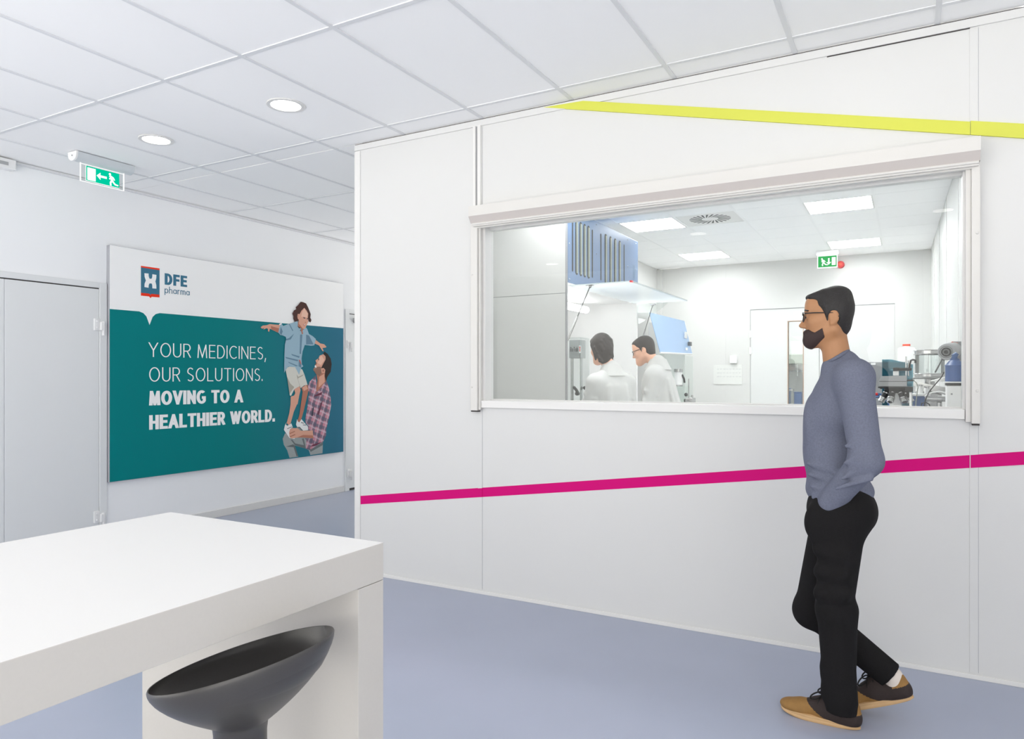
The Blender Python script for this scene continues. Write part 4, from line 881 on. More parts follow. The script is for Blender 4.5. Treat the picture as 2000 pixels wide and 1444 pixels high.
worker('person with short dark hair and glasses in a white lab coat, leaning forward in profile', (p2[0] + .02, p2[1], 0), h2, (-.95, -.04, -.28), c2, p2, 'short', 'skin_pale', True,
       [((*onY(1262, 815, Y2 - .2),), (*onY(1225, 800, Y2 - .1),)), ((*onY(1275, 815, Y2 + .25),), (*onY(1240, 810, Y2 + .2),))], (p2[0], p2[1], 0))

# ------------------------------------------------------------------ lab ceiling fittings
def led():
    t = thing('led_panel', '', 'ceiling light', (0, 0, ZC), 0, 'square lit panels in the lab ceiling')
    b = B()
    for q in ((-.30, -.283, -.275, .275), (.283, .30, -.275, .275)): b.box(*q, ZC - .001, ZC + .02)
    for q in ((-.283, .283, -.275, -.262), (-.283, .283, .262, .275)): b.box(*q, ZC - .001, ZC + .02)
    b.build('panel_frame', 'trim_white', t); B().box(-.283, .283, -.262, .262, ZC, ZC + .01).build('diffuser', 'panel_white', t); return t
names = ['square lit panel in the lab ceiling above the walking man, the larger right one', 'square lit panel in the lab ceiling left of the round swirl vent', 'square lit panel in the lab ceiling over the blue flap, farther left one', 'square lit panel in the lab ceiling just above the far exit sign', 'square lit lab ceiling panel just inside the window, right one above view', 'square lit lab ceiling panel just inside the window, left one above view']
l0 = led()
for i, (x, y) in enumerate(PAN):
    o = l0 if i == 0 else dup(l0, (x, y, ZC)); o.location = (x, y, ZC); o['label'] = names[i]
v = thing('ceiling_vent', 'round swirl air diffuser set in the white lab ceiling', 'vent', (VENT[0], VENT[1], ZC))
B().box(VENT[0] - .3, VENT[0] + .3, VENT[1] - .272, VENT[1] + .272, ZC + .003, ZC + .02).build('vent_plate', 'trim_white', v)
b = B()
for k in range(24):
    a = 2 * math.pi * k / 24; c_, s_ = math.cos(a), math.sin(a); q = .35
    b.prism([(VENT[0] + r * math.cos(a + da), VENT[1] + r * math.sin(a + da), ZC + .0022) for r, da in ((.085, 0), (.085, .13), (.21, .42), (.21, .31))], (0, 0, .0008))
b.build('blades', 'slot_dark', v)
es = thing('exit_sign', 'green exit sign with downward arrow high at the back of the lab', 'exit sign', (-.95, 10.2, 3.0))
YS = 10.15; P_ = lambda x, y, d=0: onY(x, y, YS - d)
a, c = P_(1596, 500), P_(1636, 519)
B().box(a.x, c.x, YS, YS + .02, c.z - .02, a.z, bev=.003).build('plate', 'sign_white', es)
b = B(); u0, u1, v0, v1 = a.x + .012, c.x - .012, c.z - .008, a.z - .012
T = lambda u, v: (u, YS - .001, v); T2 = lambda u, v: (u, YS - .0016, v); NY = (0, -1, 0)
b.flat([T(u0, v0), T(u1, v0), T(u1, v1), T(u0, v1)], 0, NY); hh = v1 - v0; ww = u1 - u0
runner(b, T2, 1, NY, 1, u0 + ww * .20, v0 + hh * .12, hh * .72); arrow(b, T2, 1, NY, u0 + ww * .58, v0 + hh * .5, hh * .6, math.pi / 2)
b.flat([T2(u0 + ww * .74, v0 + hh * .14), T2(u0 + ww * .95, v0 + hh * .14), T2(u0 + ww * .95, v0 + hh * .86), T2(u0 + ww * .74, v0 + hh * .86)], 1, NY)
b.build('pictogram', ['sign_green_deep', 'sign_white'], es)
B().box(a.x - .01, c.x + .01, YS - .02, YS + .04, a.z, ZC, bev=.004).build('housing', 'plastic_white', es)
al = thing('alarm_sounder', 'round red alarm sounder on the lab back wall beside the exit sign', 'alarm', (-.812, YLB, 2.93))
B().lathe([(0, 0), (.05, 0), (.05, .03), (.042, .05), (.02, .058), (0, .058)], (-.812, YLB, 2.93), (0, -1, 0), 28).build('body', 'red_plastic', al, 40)
B().lathe([(0, .0), (.02, 0), (.02, .012), (0, .012)], (-.812, YLB - .055, 2.93), (0, -1, 0), 20).build('lens', 'orange_cap', al, 40)

# lab door
d3 = struct(bpy.data.objects.new('door_3', None)); COL.objects.link(d3); d3.location = ((DX0 + DX2) / 2, YLB, 0)
b = B(); b.box(DX0 + .004, VX0, YLB + .01, YLB + .06, .01, DZ - .008); b.box(VX1, DX1 - .003, YLB + .01, YLB + .06, .01, DZ - .008); b.box(VX0, VX1, YLB + .01, YLB + .06, .01, VZ0); b.box(VX0, VX1, YLB + .01, YLB + .06, VZ1, DZ - .008)
b.build('leaf', 'lab_door_white', d3)
B().box(DX1 + .003, DX2 - .004, YLB + .01, YLB + .06, .01, DZ - .008).build('leaf', 'lab_door_white', d3)
b = B(); b.box(DX0, DX2, YLB + .002, YLB + .03, DZ - .007, DZ); b.box(DX0, DX0 + .004, YLB + .002, YLB + .03, 0, DZ); b.box(DX1 - .003, DX1 + .003, YLB + .03, YLB + .06, 0, DZ); b.build('gap', 'mid_grey', d3)
b = B()
for q in ((VX0 - .012, VX0, VZ0, VZ1), (VX1, VX1 + .012, VZ0, VZ1), (VX0 - .012, VX1 + .012, VZ1, VZ1 + .012), (VX0 - .012, VX1 + .012, VZ0 - .012, VZ0)): b.box(q[0], q[1], YLB + .004, YLB + .065, q[2], q[3])
b.build('vision_frame', 'frame_tan', d3)
B().box(VX0, VX1, YLB + .03, YLB + .036, VZ0, VZ1).build('pane', 'clear_glass', d3)
for z in (2.02, 1.78):
    B().box(DX0 - .012, DX0 + .02, YLB - .012, YLB + .012, z - .05, z + .05, bev=.004).build('hinge', 'plastic_white', d3)
# room behind the lab door
struct(B().box(-3.0, .8, 13.3, 13.4, 0, ZC + .022).build('wall_far', 'lab_white')); struct(B().box(-3.0, .8, YLB + .1, 13.4, ZC + .022, ZC + .08).build('ceiling', 'tile_white'))
struct(B().box(-3.06, -3.0, YLB + .1, 13.4, 0, ZC + .08).build('wall_far_left', 'lab_white')); struct(B().box(.8, .86, YLB + .1, 13.4, 0, ZC + .08).build('wall_far_right', 'lab_white'))
dup(l0, (-1.6, 12.2, ZC), 'square lit ceiling panel in the far room behind the door glass')
dup(l0, (-1.0, 11.5, ZC), 'added lit ceiling panel brightening the far room, nearer the door'); dup(l0, (-2.2, 11.5, ZC), 'added lit ceiling panel brightening the far room, left of the door')  # two extra panels added to brighten what shows through the door glass
bn = thing('lab_bench', 'white bench seen through the narrow glass of the lab back door', 'bench', (-1.7, 12.6, 0))
B().box(-2.6, -.6, 12.3, 13.2, .90, .94, bev=.004).build('worktop', 'plastic_grey', bn); B().box(-2.55, -.65, 12.4, 13.2, 0, .90).build('cupboard', 'plastic_white', bn)
hd = thing('extraction_hood', 'grey green extraction hood seen through the narrow glass of the lab back door', 'hood', (-1.7, 12.9, 1.6))
B().box(-2.2, -.9, 12.6, 13.3, 1.62, 1.78, bev=.01).build('canopy', 'slot_green', hd)
b = B()
for x in (-2.0, -1.8, -1.62): b.tube([(x, 12.7, 1.62), (x, 12.7, 1.42)], .008)
b.tube([(-2.05, 12.7, 1.5), (-1.5, 12.7, 1.5)], .007); b.build('rail', 'steel', hd)
for i, (x, y, w, h_, lab) in enumerate(((-1.78, 12.55, .14, .26, 'tall blue bin left behind the narrow door glass'), (-1.60, 12.62, .12, .20, 'shorter blue bin right behind the narrow door glass'))):
    t = thing('storage_bin', lab, 'bin', (x, y, .94)); B().box(x - w / 2, x + w / 2, y - .08, y + .08, .94, .94 + h_, bev=.01).build('bin', 'blue_plastic', t); B().box(x - w / 2 - .006, x + w / 2 + .006, y - .086, y + .086, .94 + h_, .955 + h_, bev=.004).build('lid', 'blue_plastic', t)
t = thing('glass_jar', 'clear jar on the bench behind the narrow door glass', 'jar', (-1.69, 12.4, .94)); B().lathe([(.0, 0), (.06, 0), (.06, .2), (.05, .22), (.05, .24)], (-1.69, 12.4, .94)).build('jar', 'clear_glass', t, 40); B().lathe([(0, .24), (.055, .24), (.055, .265), (0, .265)], (-1.69, 12.4, .94)).build('lid', 'steel', t, 40)

# wall switch and notice
sw = thing('wall_switch', 'small white switch box on the lab back wall left of the door', 'switch', (-2.235, YLB, 1.65)); B().box(-2.285, -2.185, YLB - .045, YLB, 1.60, 1.71, bev=.008).build('box', 'plastic_white', sw); B().box(-2.265, -2.205, YLB - .052, YLB - .045, 1.63, 1.68, bev=.002).build('rocker', 'plastic_white', sw)
a, c = onY(1394, 713, YLB), onY(1450, 751, YLB)
nt = thing('wall_notice', 'faint white printed notice under the switch box on the lab wall', 'notice', (a.x, YLB, c.z)); b = B(); b.box(a.x, c.x, YLB - .009, YLB, c.z, a.z)
for k in range(3):
    for j in range(8):
        x = a.x + .05 + j * .045; z = a.z - .07 - k * .055; b.box(x, x + random.uniform(.018, .038), YLB - .0096, YLB - .0088, z, z + .012, 1)
b.build('sheet', ['lab_paper', 'tile_grey'], nt)

# ------------------------------------------------------------------ tablet press enclosure on the left of the lab
mc = thing('press_enclosure', 'tall white machine enclosure with blue louvred top and raised clear door, left in the lab', 'machine', (-2.95, 6.3, 0))
X0, X1, MY0, MY1 = -3.36, -2.5, 5.45, 7.19
b = B(); b.box(X0, X1, MY0 - .03, MY0, 0, 2.095, 0, .002); b.box(X0, X1, MY0 - .03, MY0, 2.10, 2.93, 0, .002); b.box(X1 - .006, X1 + .002, MY0 - .031, MY0 - .0, 0, 2.93, 1)
b.build('end_panel', ['lab_white', 'mid_grey'], mc)
B().box(X0 + .02, X1 - .008, MY0 - .027, MY0 - .012, 2.085, 2.11).build('seam', 'mid_grey', mc)
B().box(X0, X1, MY1, MY1 + .03, 0, 2.82, bev=.002).build('end_panel', 'plastic_white', mc)
B().box(X0, X0 + .03, MY0, MY1, .9, 2.2).build('back_panel', 'lab_white', mc)
B().box(X0, X1, MY0, MY1, 0, .90, bev=.004).build('base_cabinet', 'plastic_white', mc)
b = B(); b.box(X0, X1 + .004, MY0, MY1 + .03, 2.19, 2.825, 0, .004)
b.build('top_cabinet', 'machine_blue', mc)
B().box(X0, X1, MY0, MY1, 2.178, 2.19).build('underside', 'plastic_white', mc)
lv = B()
for q0, q1 in ((5.50, 6.02), (6.12, 6.86)):
    nn = 6
    for k in range(nn):
        y = q0 + (q1 - q0) * (k + .5) / nn; w = .031
        if k in (0, nn - 1): w = .013
        pts = [(X1 + .0045, y + w * math.cos(a), 2.715 + w * math.sin(a)) for a in np.linspace(0, math.pi, 9)] + [(X1 + .0045, y + w * math.cos(a), 2.305 + w * math.sin(a)) for a in np.linspace(math.pi, 2 * math.pi, 9)]
        lv.prism(pts, (.001, 0, 0), 0)
        if w > .02: lv.prism([(X1 + .0055, y - w * .25, 2.29), (X1 + .0055, y + w * .8, 2.29), (X1 + .0055, y + w * .8, 2.73), (X1 + .0055, y - w * .25, 2.73)], (.002, 0, 0), 1)
lv.build('louvres', ['slot_dark', 'slot_green'], mc)
for y in (5.48, 6.07, 6.9, 7.15):
    for z in (2.22, 2.52, 2.79): B().ball((X1 + .005, y, z), (.004, .006, .006), 0, 8).build('screw', 'steel', mc)
b = B(); b.box(X1 + .002, X1 + .005, 7.05, 7.12, 2.42, 2.56); b.build('sticker', 'green_glass', mc)
b = B(); b.cyl((-2.95, MY0 + .02, 2.10), (-2.95, 6.9, 2.10), .035, n=20); b.build('tube_lamp', 'tube_white', mc, 40)
b = B(); b.box(-2.98, -2.78, 5.5, 5.7, 1.99, 2.05); b.build('lamp_lens', 'tube_white', mc)
hz = 2.165
dr = B().box(X1, -1.945, MY0 + .02, 7.12, hz - .004, hz + .004).build('clear_door', 'hood_acrylic', mc)
B().prism([(X1, MY1 + .02, hz), (-2.17, MY1 + .02, hz), (-2.23, MY1 + .02, hz - .05), (-2.44, MY1 + .02, hz - .19), (X1, MY1 + .02, hz - .22)], (0, .006, 0)).build('door_side', 'acrylic', mc)
b = B(); b.box(-1.951, -1.943, MY0 + .02, 7.12, hz - .006, hz + .006); b.box(X1, -1.945, MY0 + .017, MY0 + .022, hz - .006, hz + .006); b.build('door_edge', 'clear_glass', mc)
b = B(); b.box(-1.96, -1.942, MY0 + .015, MY0 + .05, hz - .007, hz + .007); b.build('door_tag', 'red_plastic', mc)
for (pa, pb) in (((-2.317, 5.50, 2.150), (X1 - .01, 5.47, 1.70)), ((-2.317, 7.16, 2.140), (X1 + .02, 7.22, 1.70))):
    b = B(); pa, pb = Vector(pa), Vector(pb); md = pa.lerp(pb, .55); b.cyl(pa, md, .0042, n=10); b.cyl(md, pb, .008, n=12, mi=1); b.ball(pa, .014, 1, 12); b.box(pa.x - .03, pa.x + .03, pa.y - .02, pa.y + .02, pa.z + .004, pa.z + .014, 1)
    b.build('gas_strut', ['dark_steel', 'steel'], mc, 40)
b = B(); b.cyl((-2.52, MY1 + .015, .9), (-2.52, MY1 + .015, 2.19), .01, n=10); b.build('corner_post', 'steel', mc)
for x, z in ((-2.72, 1.54), (-2.72, 1.46)): B().ball((x, MY1 - .004, z), (.01, .006, .01), 0, 10).build('knob', 'mid_grey', mc)
# tablet press unit inside the enclosure
pr = thing('tablet_press', 'clear cased tablet press with a lettered grey head inside the white enclosure', 'press', (-2.66, 5.98, .9))
YP = 5.98; q = lambda x, y: onY(x or 1123, y, YP)
A0, A1 = q(1111, 676), q(1140, 784); tp = q(1123, 661).z
b = B(); b.box(A0.x - .12, A1.x + .02, YP - .08, YP + .14, .90, A1.z - .0, 0, .004); b.build('base', 'steel', pr)
hx0, hx1 = q(1113, 0).x, q(1134, 0).x
B().box(hx0, hx1 + .0, YP - .02, YP + .12, q(0, 700).z, q(0, 664).z, bev=.006).build('press_head', 'plastic_grey', pr)
B().cyl((q(1131, 0).x, YP + .05, A1.z), (q(1131, 0).x, YP + .05, q(0, 700).z), .012, n=16).build('column', 'steel', pr, 40)
B().cyl((q(1113, 0).x, YP + .05, A1.z), (q(1113, 0).x, YP + .05, q(0, 700).z), .014, n=16).build('column', 'steel', pr, 40)
pl = B(); s0, s1 = q(1115.5, 690.5), q(1138.5, 675); pl.box(s0.x, s1.x, YP - .032, YP - .024, s0.z, s1.z); pl.box(s1.x - .025, s1.x, YP - .0325, YP - .032, s0.z, s1.z, 1); plo = pl.build('name_plate', ['plastic_grey', 'tee_grey'], pr)
tx = B(); T3 = lambda u, v: (u, YP - .034, v); mg = (s1.z - s0.z) * .2
text_strokes(tx, 'RoTab', (s0.x + .006, s0.z + mg), (s0.x + (s1.x - s0.x) * .72, s0.z + mg), (s1.z - s0.z) * .6, .0042, T3, 0, (0, -1, 0), .06)
text_strokes(tx, 'T', (s0.x + (s1.x - s0.x) * .79, s0.z + mg), (s0.x + (s1.x - s0.x) * .95, s0.z + mg), (s1.z - s0.z) * .62, .0065, T3, 1, (0, -1, 0), .2)
tx.build('lettering', ['frame_black', 'sign_red'], plo)
b = B(); gx0, gx1 = q(1109, 0).x - .05, q(1140.5, 0).x
for x in (gx1 - .004,): b.box(x, x + .005, YP - .07, YP + .13, A1.z, tp)
b.box(gx0, gx1, YP - .07, YP - .065, A1.z, tp); b.box(gx0, gx1, YP - .07, YP + .13, tp, tp + .005); b.build('clear_guard', 'acrylic', pr)
b = B()
for x, y in ((1121, 757), (1141, 757)):
    c_ = q(x, y); b.tube([c_, c_ + Vector((.03, -.02, -.02)), c_ + Vector((.05, -.03, -.045))], .014, 12); b.cyl(c_ + Vector((.05, -.05, -.055)), c_ + Vector((.05, -.02, -.055)), .018, n=18)
b.build('clamp_lever', 'black_plastic', pr, 50)
# second cabinet with the blue flap
c2b = thing('fume_cabinet', 'pale cabinet with tilted light blue flap beyond the glasses-wearing person', 'cabinet', (-2.9, 8.3, 0))
B().box(-3.34, -2.5, 7.58, 7.61, 0, 2.11, bev=.002).build('side_panel', 'lab_white', c2b)
B().box(-3.34, -2.5, 9.02, 9.05, 0, 2.11, bev=.002).build('side_panel', 'lab_white', c2b)
B().box(-3.34, -2.3, 7.58, 9.05, 0, .92, bev=.004).build('base_cabinet', 'plastic_white', c2b)
fa_, fb_, fc_, fd_ = onX(1268, 611, -2.5), onX(1335, 627, -2.5), Vector((-2.40, 9.0, 1.69)), Vector((-2.385, 7.62, 1.665))
b = B(); b.prism([fa_, Vector((-2.5, 9.0, 2.11)), fc_, fd_], (.006, 0, .002)); b.build('flap', 'pale_blue', c2b)
b = B(); b.tube([fd_, fc_], .010, 8); b.tube([Vector((-2.495, 9.0, 2.11)), fc_], .007, 8); b.build('flap_edge', 'trim_white', c2b)
b = B(); b.box(-2.415, -2.38, 8.86, 8.93, 1.79, 1.84, 0, .004); b.build('flap_handle', 'dark_steel', c2b)
B().box(-2.435, -2.42, 8.78, 8.86, 1.88, 1.96).build('flap_sticker', 'trim_white', c2b); B().box(-2.40, -2.388, 8.70, 8.76, 1.73, 1.76).build('flap_sticker', 'trim_white', c2b)
b = B(); b.box(-2.39, -2.384, 7.62, 9.0, .92, 1.66); b.build('front_glass', 'green_glass', c2b)
bl = thing('lab_blender', 'small white mixer with dark lever and steel cap behind the leaning person', 'mixer', (-2.2, 8.0, .92))
q = lambda x, y: onY(x or 1330, y, 7.9)
cx = q(1325, 0).x; b = B(); b.cyl((cx, 7.9, q(0, 752).z), (cx, 7.9, q(0, 727).z), .042, n=24); b.build('jar', 'plastic_white', bl, 40)
for ya, yb in ((727, 721), (755, 752)): B().cyl((cx, 7.9, q(0, ya).z), (cx, 7.9, q(0, yb).z), .05, n=24).build('collar', 'steel', bl, 40)
b = B(); b.box(cx - .05, cx + .10, 7.86, 8.0, .92, q(0, 754).z, 0, .006); b.build('base', 'green_glass', bl)
B().tube([q(1332, 732), q(1336, 740), q(1337, 748)], .012, 8).build('lever', 'black_plastic', bl, 50)
for x_, y_ in ((1340, 771), (1339, 783)): B().ball(q(x_, y_), (.02, .03, .022), 0, 12).build('knob', 'black_plastic', bl, 50)
sdn = thing('lab_stand', 'thin steel rod stand with clamp at the end of the pale cabinet', 'stand', (-2.0, 7.9, .92))
b = B(); b.cyl((q(1345, 0).x, 7.9, .95), (q(1345, 0).x, 7.9, q(0, 740).z), .006, n=10); b.build('rod', 'steel', sdn, 40)
b = B(); b.box(q(1341, 0).x, q(1355, 0).x, 7.84, 7.98, q(0, 787).z, q(0, 777).z, 0, .004); b.build('clamp', 'steel', sdn, 40); B().box(q(1341, 0).x, q(1355, 0).x, 7.82, 7.98, .92, .95, 0, .004).build('foot', 'steel', sdn); b = B(); b.cyl((q(1352, 0).x, 7.9, q(0, 779).z), (q(1352, 0).x, 7.9, q(0, 777).z + .03), .012, n=12); b.build('clamp_knob', 'steel', sdn, 40)
B().box(-2.3, -1.78, 7.62, 8.2, 0, .92, bev=.004).build('side_table', 'plastic_white', c2b)

# ------------------------------------------------------------------ counter and instruments on the right of the lab
CT = .92
ct = thing('lab_counter', 'white lab counter along the right wall carrying the instruments', 'counter', (-.15, 6.2, 0))
B().box(-.55, .26, 4.2, 8.6, CT - .04, CT, bev=.004).build('worktop', 'plastic_grey', ct); B().box(-.50, .25, 4.25, 8.55, 0, CT - .04, bev=.004).build('cupboard', 'plastic_white', ct)
# grey column, blue tank and motor by the window's right edge
def rel(Y, xr): return lambda x, y: onY(x or xr, y, Y)
q = rel(4.62, 1865)
pc = thing('pump_stand', 'light grey column under the blue tank at the right end of the window', 'stand', (.2, 4.62, CT))
b = B(); b.box(q(1848, 0).x, q(1890, 0).x, 4.56, 4.72, CT, q(0, 753).z, 0, .004); b.build('column', 'plastic_white', pc); b = B(); b.box(q(1847, 0).x, q(1890, 0).x, 4.555, 4.73, q(0, 753).z, q(0, 748).z); b.build('band', 'black_plastic', pc); b = B(); b.box(q(1844, 0).x, q(1892, 0).x, 4.54, 4.75, q(0, 748).z, q(0, 746).z); b.build('shelf', 'plastic_white', pc)
b = B(); b.cyl(q(1857.5, 769.5) + Vector((0, -.06, 0)), q(1857.5, 769.5) + Vector((0, -.066, 0)), .005, n=12); b.build('screw', 'mid_grey', pc)
tk = thing('blue_tank', 'small blue ribbed tank with neck standing on the grey column', 'tank', (.23, 4.64, q(0, 745).z)); cx = q(1865, 0).x; z0, z1 = q(0, 745.5).z, q(0, 715).z
r0 = (q(1884, 0).x - q(1846, 0).x) / 2
B().lathe([(0, 0), (r0, 0), (r0, z1 - z0), (r0 * 1.06, z1 - z0), (r0 * 1.06, z1 - z0 + .004), (r0 * .9, z1 - z0 + .010), (r0 * .62, z1 - z0 + .028), (r0 * .50, z1 - z0 + .032), (r0 * .50, z1 - z0 + .040), (0, z1 - z0 + .04)], (cx, 4.64, z0), n=40).build('tank', 'tank_blue', tk, 35)
B().tube([(cx, 4.64, z1 + .035), (cx, 4.64, z1 + .058), (cx + .012, 4.64, z1 + .07)], [.02, .016, .011], 14).build('spout', 'blue_plastic', tk, 50)
mo = thing('stirrer_motor', 'grey cylindrical stirrer motor with black end cap above the blue tank', 'motor', (.22, 4.75, q(0, 690).z)); q2 = rel(4.72, 1850); c0 = q2(1848, 688); c0.y = 4.70; ax = Vector((.16, .42, .16)).normalized(); ax = Vector((.13, .40, .05)).normalized()
rm = .047; c1 = c0 + ax * .16
B().lathe([(0, 0), (rm * .93, 0), (rm, .006), (rm, .03), (rm * .97, .032), (rm * .97, .12), (rm * .8, .135), (0, .135)], c0, ax, 40).build('housing', 'plastic_grey', mo, 35)
b = B(); b.lathe([(0, -.004), (rm * .55, -.004), (rm * .55, .002), (0, .002)], c0, ax, 32); b.build('end_cap', 'black_plastic', mo, 35)
b = B(); b.lathe([(rm * .64, -.002), (rm * .72, -.002), (rm * .72, .002), (rm * .64, .002)], c0, ax, 32, caps=False); b.lathe([(rm * .25, -.006), (rm * .36, -.006), (rm * .36, -.003)], c0, ax, 20, caps=False); b.build('end_ring', 'dark_steel', mo, 35)
b = B(); b.box(c1.x - .02, c1.x + .03, c1.y - .03, c1.y + .05, CT, c1.z + .045, 0, .004); b.build('mount', 'mid_grey', mo)
b = B(); b.tube([c0 + ax * .1 + Vector((.0, 0, rm)), c0 + ax * .13 + Vector((.02, 0, rm * .8))], .003, 8); b.build('cable', 'sign_red', mo)
# glass vessel with steel rings
q = rel(5.5, 1818)
ve = thing('glass_vessel', 'clear glass cylinder with two steel rings behind the grey motor', 'vessel', (.12, 5.5, q(0, 742).z)); cx = (q(1790, 0).x + q(1846, 0).x) / 2 - .005; r = (q(1846, 0).x - q(1790, 0).x) / 2 + .004; z0, z1 = q(0, 736).z, q(0, 685).z
B().lathe([(r, 0), (r, z1 - z0), (r - .004, z1 - z0), (r - .004, 0)], (cx, 5.5, z0), n=40, caps=False).build('cylinder', 'clear_glass', ve, 40)
for za, zb in ((z1 - .028, z1 + .004), (z0 - .006, z0 + .022)):
    b = B(); b.lathe([(r - .006, 0), (r + .008, 0), (r + .010, .004), (r + .003, .006), (r + .003, zb - za - .006), (r + .010, zb - za - .004), (r + .008, zb - za), (r - .006, zb - za)], (cx, 5.5, za), n=40, caps=False); b.build('steel_ring', 'steel', ve, 35)
B().lathe([(0, 0), (r + .016, 0), (r + .016, .008), (0, .008)], (cx, 5.5, z0 - .016), n=40).build('base_plate', 'dark_steel', ve, 35)
b = B(); b.tube([q(1843, 704) + Vector((0, -.1, 0)), q(1838, 703) + Vector((0, -.12, 0)), q(1834, 712) + Vector((0, -.12, 0)), q(1825, 728) + Vector((0, -.12, 0))], .005, 8); b.build('handle', 'dark_steel', ve, 50)
b = B(); b.box(cx - r, cx + r - .02, 5.42, 5.6, CT, z0 - .10, 0, .004); b.prism([(cx - r - .01, 5.40, z0 - .03), (cx + r, 5.40, z0 - .07), (cx + r, 5.40, z0 - .12), (cx - r - .01, 5.40, z0 - .06)], (0, .2, 0)); b.cyl((cx, 5.5, z0 - .2), (cx, 5.5, z0 - .014), .03, n=20); b.build('support', 'steel', ve, 40)
pa = thing('paper_sheet', 'loose white paper lying by the blue tank', 'paper', (.1, 4.8, q(0, 744).z)); q3 = rel(4.85, 1835)
B().prism([q3(1818, 745), q3(1846, 737), q3(1847, 741), q3(1846, 746)], (0, .08, .003)).build('sheet', 'paper', pa)
# multi-station stirring instrument
q = rel(5.0, 1749)
an = thing('stirring_station', 'grey wedge-headed lab instrument over black sample holders, right of the walking man', 'instrument', (-.1, 5.0, CT))
b = B(); b.prism([q(1717, 755), q(1715.5, 745), q(1721, 735), q(1770, 734), q(1771, 755)], (0, .13, 0)); hd_ = b.build('head', 'plastic_grey', an)
b = B(); b.box(q(1717, 0).x, q(1770, 0).x, 4.998, 5.0, q(0, 745.6).z, q(0, 744.8).z); b.build('head_seam', 'dark_gap', hd_)
b = B(); b.box(q(1715, 0).x, q(1783, 0).x, 4.99, 5.14, q(0, 758.5).z, q(0, 755.5).z, 0, .002); b.box(q(1768, 0).x, q(1783, 0).x, 4.985, 5.10, q(0, 765).z, q(0, 757).z, 0, .002); b.cyl(q(1721, 757), q(1721, 760), .006, n=10); b.build('base_plate', 'black_plastic', an, 40)
b = B(); b.cyl(q(1770, 758) + Vector((0, .06, 0)), q(1769.5, 696) + Vector((0, .06, 0)), .0045, n=12); b.cyl(q(1774.5, 735) + Vector((0, .08, 0)), q(1773.8, 704) + Vector((0, .08, 0)), .004, n=12); b.box(q(1776, 0).x, q(1782, 0).x, 5.0, 5.02, CT, q(0, 765).z, 0, .002); b.build('post', 'steel', an, 40)
b = B(); b.box(q(1744, 0).x, q(1781, 0).x, 5.03, 5.07, q(0, 724.5).z, q(0, 718.5).z, 0, .003); b.box(q(1744, 0).x, q(1755, 0).x, 5.02, 5.08, q(0, 725).z, q(0, 718).z, 0, .004); b.tube([q(1775, 724) + Vector((0, .05, 0)), q(1777, 712) + Vector((0, .05, 0)), q(1779, 704) + Vector((0, .05, 0)), q(1783, 702.5) + Vector((0, .05, 0)), q(1788, 703.5) + Vector((0, .05, 0)), q(1788, 709) + Vector((0, .05, 0))], .006, 10); b.build('clamp_arm', 'black_plastic', an, 40); B().box(q(1771, 0).x, q(1786, 0).x, 5.0, 5.03, q(0, 745).z, q(0, 742).z, 0, .002).build('clamp_screw', 'black_plastic', an)
b = B(); b.box(q(1744, 0).x, q(1755.5, 0).x, 5.03, 5.07, q(0, 734).z, q(0, 725).z, 0, .003); b.build('sensor', 'plastic_white', an)
cc = q(1749, 762) + Vector((0, .07, 0))
for k in range(7):
    a = math.radians(-165 + 55 * k); dx, dy = math.cos(a), math.sin(a); p0 = cc + Vector((dx * .045, dy * .045, -.005)); p1 = cc + Vector((dx * .085, dy * .085, -.075)); md = p0.lerp(p1, .62)
    b = B(); b.cyl(p0, md, .018, .019, 20, 0); b.cyl(md, p0.lerp(p1, .72), .023, .023, 20, 1); b.cyl(p0.lerp(p1, .72), p1, .019, .021, 20, 1); b.cyl(p0.lerp(p1, .18), p0.lerp(p1, .26), .0195, .0195, 20, 1); b.cyl(p1, p1 + (p1 - p0) * .02, .012, .012, 16, 0); b.build('sample_holder', ['black_plastic', 'steel'], an, 35)
b = B(); b.cyl((cc.x, cc.y, CT), (cc.x, cc.y, cc.z - .02), .035, n=24); b.lathe([(0, 0), (.1, 0), (.1, .02), (0, .02)], (cc.x, cc.y, CT)); b.build('pedestal', 'plastic_white', an, 40)
B().cyl(cc + Vector((0, 0, -.02)), cc + Vector((0, 0, .012)), .052, .07, 28).build('carousel', 'black_plastic', an, 40)
# teal box, grey panel, bottle, blue box
q = rel(6.4, 1750)
tl = thing('teal_case', 'translucent teal plastic case behind the wedge-headed instrument', 'case', (-.2, 6.4, CT)); x0, x1 = q(1724, 0).x, q(1782, 0).x; zt_ = q(0, 702).z; zr = q(0, 712).z
b = B(); th = .005
b.prism([(x0, 6.4, CT), (x1, 6.4, CT), (x1, 6.4, zr), (x0 + .06, 6.4, zt_), (x0, 6.4, zt_)], (0, th, 0)); b.prism([(x0, 6.62, CT), (x1, 6.62, CT), (x1, 6.62, zr), (x0 + .06, 6.62, zt_), (x0, 6.62, zt_)], (0, th, 0)); b.box(x1, x1 + th, 6.4, 6.62, CT, zr); b.box(x0 - th, x0, 6.4, 6.62, CT, zt_); b.build('case', 'teal_glass', tl)
B().box(x0 + .04, x1 - .05, 6.45, 6.6, CT, q(0, 722).z, bev=.01).build('inner_box', 'plastic_grey', tl)
q = rel(7.3, 1735)
gp = thing('grey_cabinet', 'low grey instrument cabinet with a white label behind the walking man', 'cabinet', (-.45, 7.4, CT)); b = B(); b.box(-.50, q(1770, 0).x, 7.3, 7.7, CT, q(0, 707).z, 0, .004); b.build('body', 'mid_grey', gp); a, c = q(1701, 709), q(1710, 713); B().box(a.x, c.x, 7.294, 7.3, c.z, a.z).build('label_plate', 'plastic_white', gp)
q = rel(7.9, 1770)
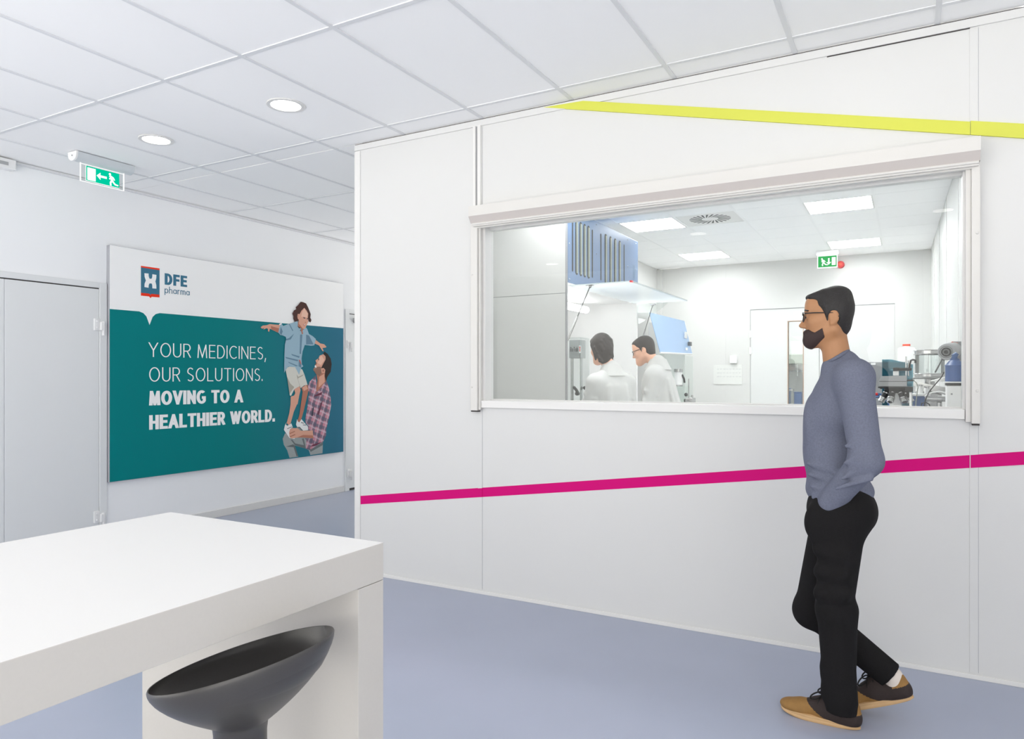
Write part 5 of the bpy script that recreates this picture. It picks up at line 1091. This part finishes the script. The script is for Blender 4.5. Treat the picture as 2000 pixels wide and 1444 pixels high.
bt = thing('plastic_bottle', 'translucent white bottle with orange red cap on the lab counter', 'bottle', (.0, 7.9, CT)); cx = q(1770.5, 0).x; zt_ = q(0, 679).z
B().box(cx - .075, cx + .075, 7.84, 7.96, CT, zt_, bev=.02).build('bottle', 'plastic_white', bt, 50); B().cyl((cx, 7.9, zt_), (cx, 7.9, zt_ + .012), .035, n=20).build('neck', 'plastic_white', bt, 40); B().cyl((cx, 7.9, zt_ + .012), (cx, 7.9, q(0, 672.5).z), .034, n=20).build('cap', 'orange_cap', bt, 40)
q = rel(5.25, 1795)
bb = thing('blue_box', 'blue plastic box with white lid on the counter right of the instrument', 'box', (.0, 5.3, CT)); x0, x1 = q(1783, 0).x, q(1806, 0).x
B().box(x0, x1, 5.25, 5.4, CT, q(0, 774).z, bev=.004).build('box', 'blue_plastic', bb); B().box(x0 - .003, x1 + .003, 5.247, 5.403, q(0, 774).z, q(0, 769.5).z, bev=.002).build('lid', 'plastic_white', bb)
q = rel(5.32, 1800)
for i, (x, yt, lab) in enumerate(((1797, 752, 'white canister left of the steel valve on the counter'), (1807, 755, 'white canister right of its twin on the counter'))):
    c_ = q(x, 0).x + .012 * i; t = thing('canister', lab, 'canister', (c_, 5.32 + .08 * i, CT)); z1 = q(0, yt).z; zb = q(0, 769.5).z if i == 0 else CT
    yy = 5.32 + .03 * i; B().cyl((c_, yy, zb), (c_, yy, z1 - .008), .016, n=20).build('can', 'plastic_white', t, 40); B().cyl((c_, yy, z1 - .008), (c_, yy, z1), .017, n=20).build('lid', 'steel', t, 40)
q = rel(5.05, 1830)
vl = thing('steel_valve', 'horizontal steel valve pipe with flange beside the grey column', 'valve', (.12, 5.05, CT))
b = B(); pa_, pb_ = q(1809, 779), q(1849, 780); b.cyl(pa_, pb_, .016, n=20); b.cyl(pa_.lerp(pb_, .55), pa_.lerp(pb_, .75), .026, n=20); b.cyl(pa_, pa_.lerp(pb_, .06), .020, n=20); md = pa_.lerp(pb_, .65); b.cyl((md.x, md.y, CT), md, .014, n=16); b.cyl((md.x, md.y, CT), (md.x, md.y, CT + .02), .03, n=20); b.build('pipe', 'steel', vl, 40)
b = B(); b.tube([q(1806, 775), q(1820, 767), q(1835, 765), q(1848, 768)], .005, 8); b.build('hose', 'plastic_white', vl, 50)
q = rel(4.8, 1820)
cb = thing('power_cable', 'black cable looping down beside the blue box', 'cable', (.05, 4.8, CT)); pts = [q(1844, 727), q(1838, 738), q(1825, 753), q(1815, 765), q(1809, 778), q(1806, 790), q(1803, 800), q(1799, 796), q(1800, 788), q(1808, 786), q(1815, 790), q(1817, 800), q(1815, 815)]
B().tube(pts, .0032, 8).build('cable', 'black_plastic', cb, 60)
cb2 = thing('signal_cable', 'pale thin cable hanging beside the wedge-headed instrument', 'cable', (.0, 4.9, CT)); q = rel(4.95, 1788)
B().tube([q(1783, 742), q(1790, 748), q(1793, 756), q(1791, 770), q(1789, 785), q(1788, 805)], .0026, 8).build('cable', 'slot_green', cb2, 60)
hs = thing('coiled_hose', 'blue coiled hose on the counter just right of the walking man', 'hose', (-.2, 5.2, CT)); q = rel(5.3, 1712); b = B(); c_ = q(1712, 795)
for k in range(3): b.tube([c_ + Vector((math.cos(a) * (.075 + .01 * k), .02 * k + .04 * math.sin(a), math.sin(a) * (.065 + .01 * k))) for a in np.linspace(-.1, math.pi + .1, 14)], .006, 8)
b.tube([c_ + Vector((.095, .04, 0)), c_ + Vector((.10, .04, -.1)), Vector((c_.x + .10, c_.y + .04, CT + .006)), Vector((c_.x - .1, c_.y + .05, CT + .006))], .006, 8); b.build('coil', 'blue_plastic', hs, 60); b = B(); b.ball(q(1712, 770), .010, 0, 10); b.build('connector', 'red_plastic', hs, 50)
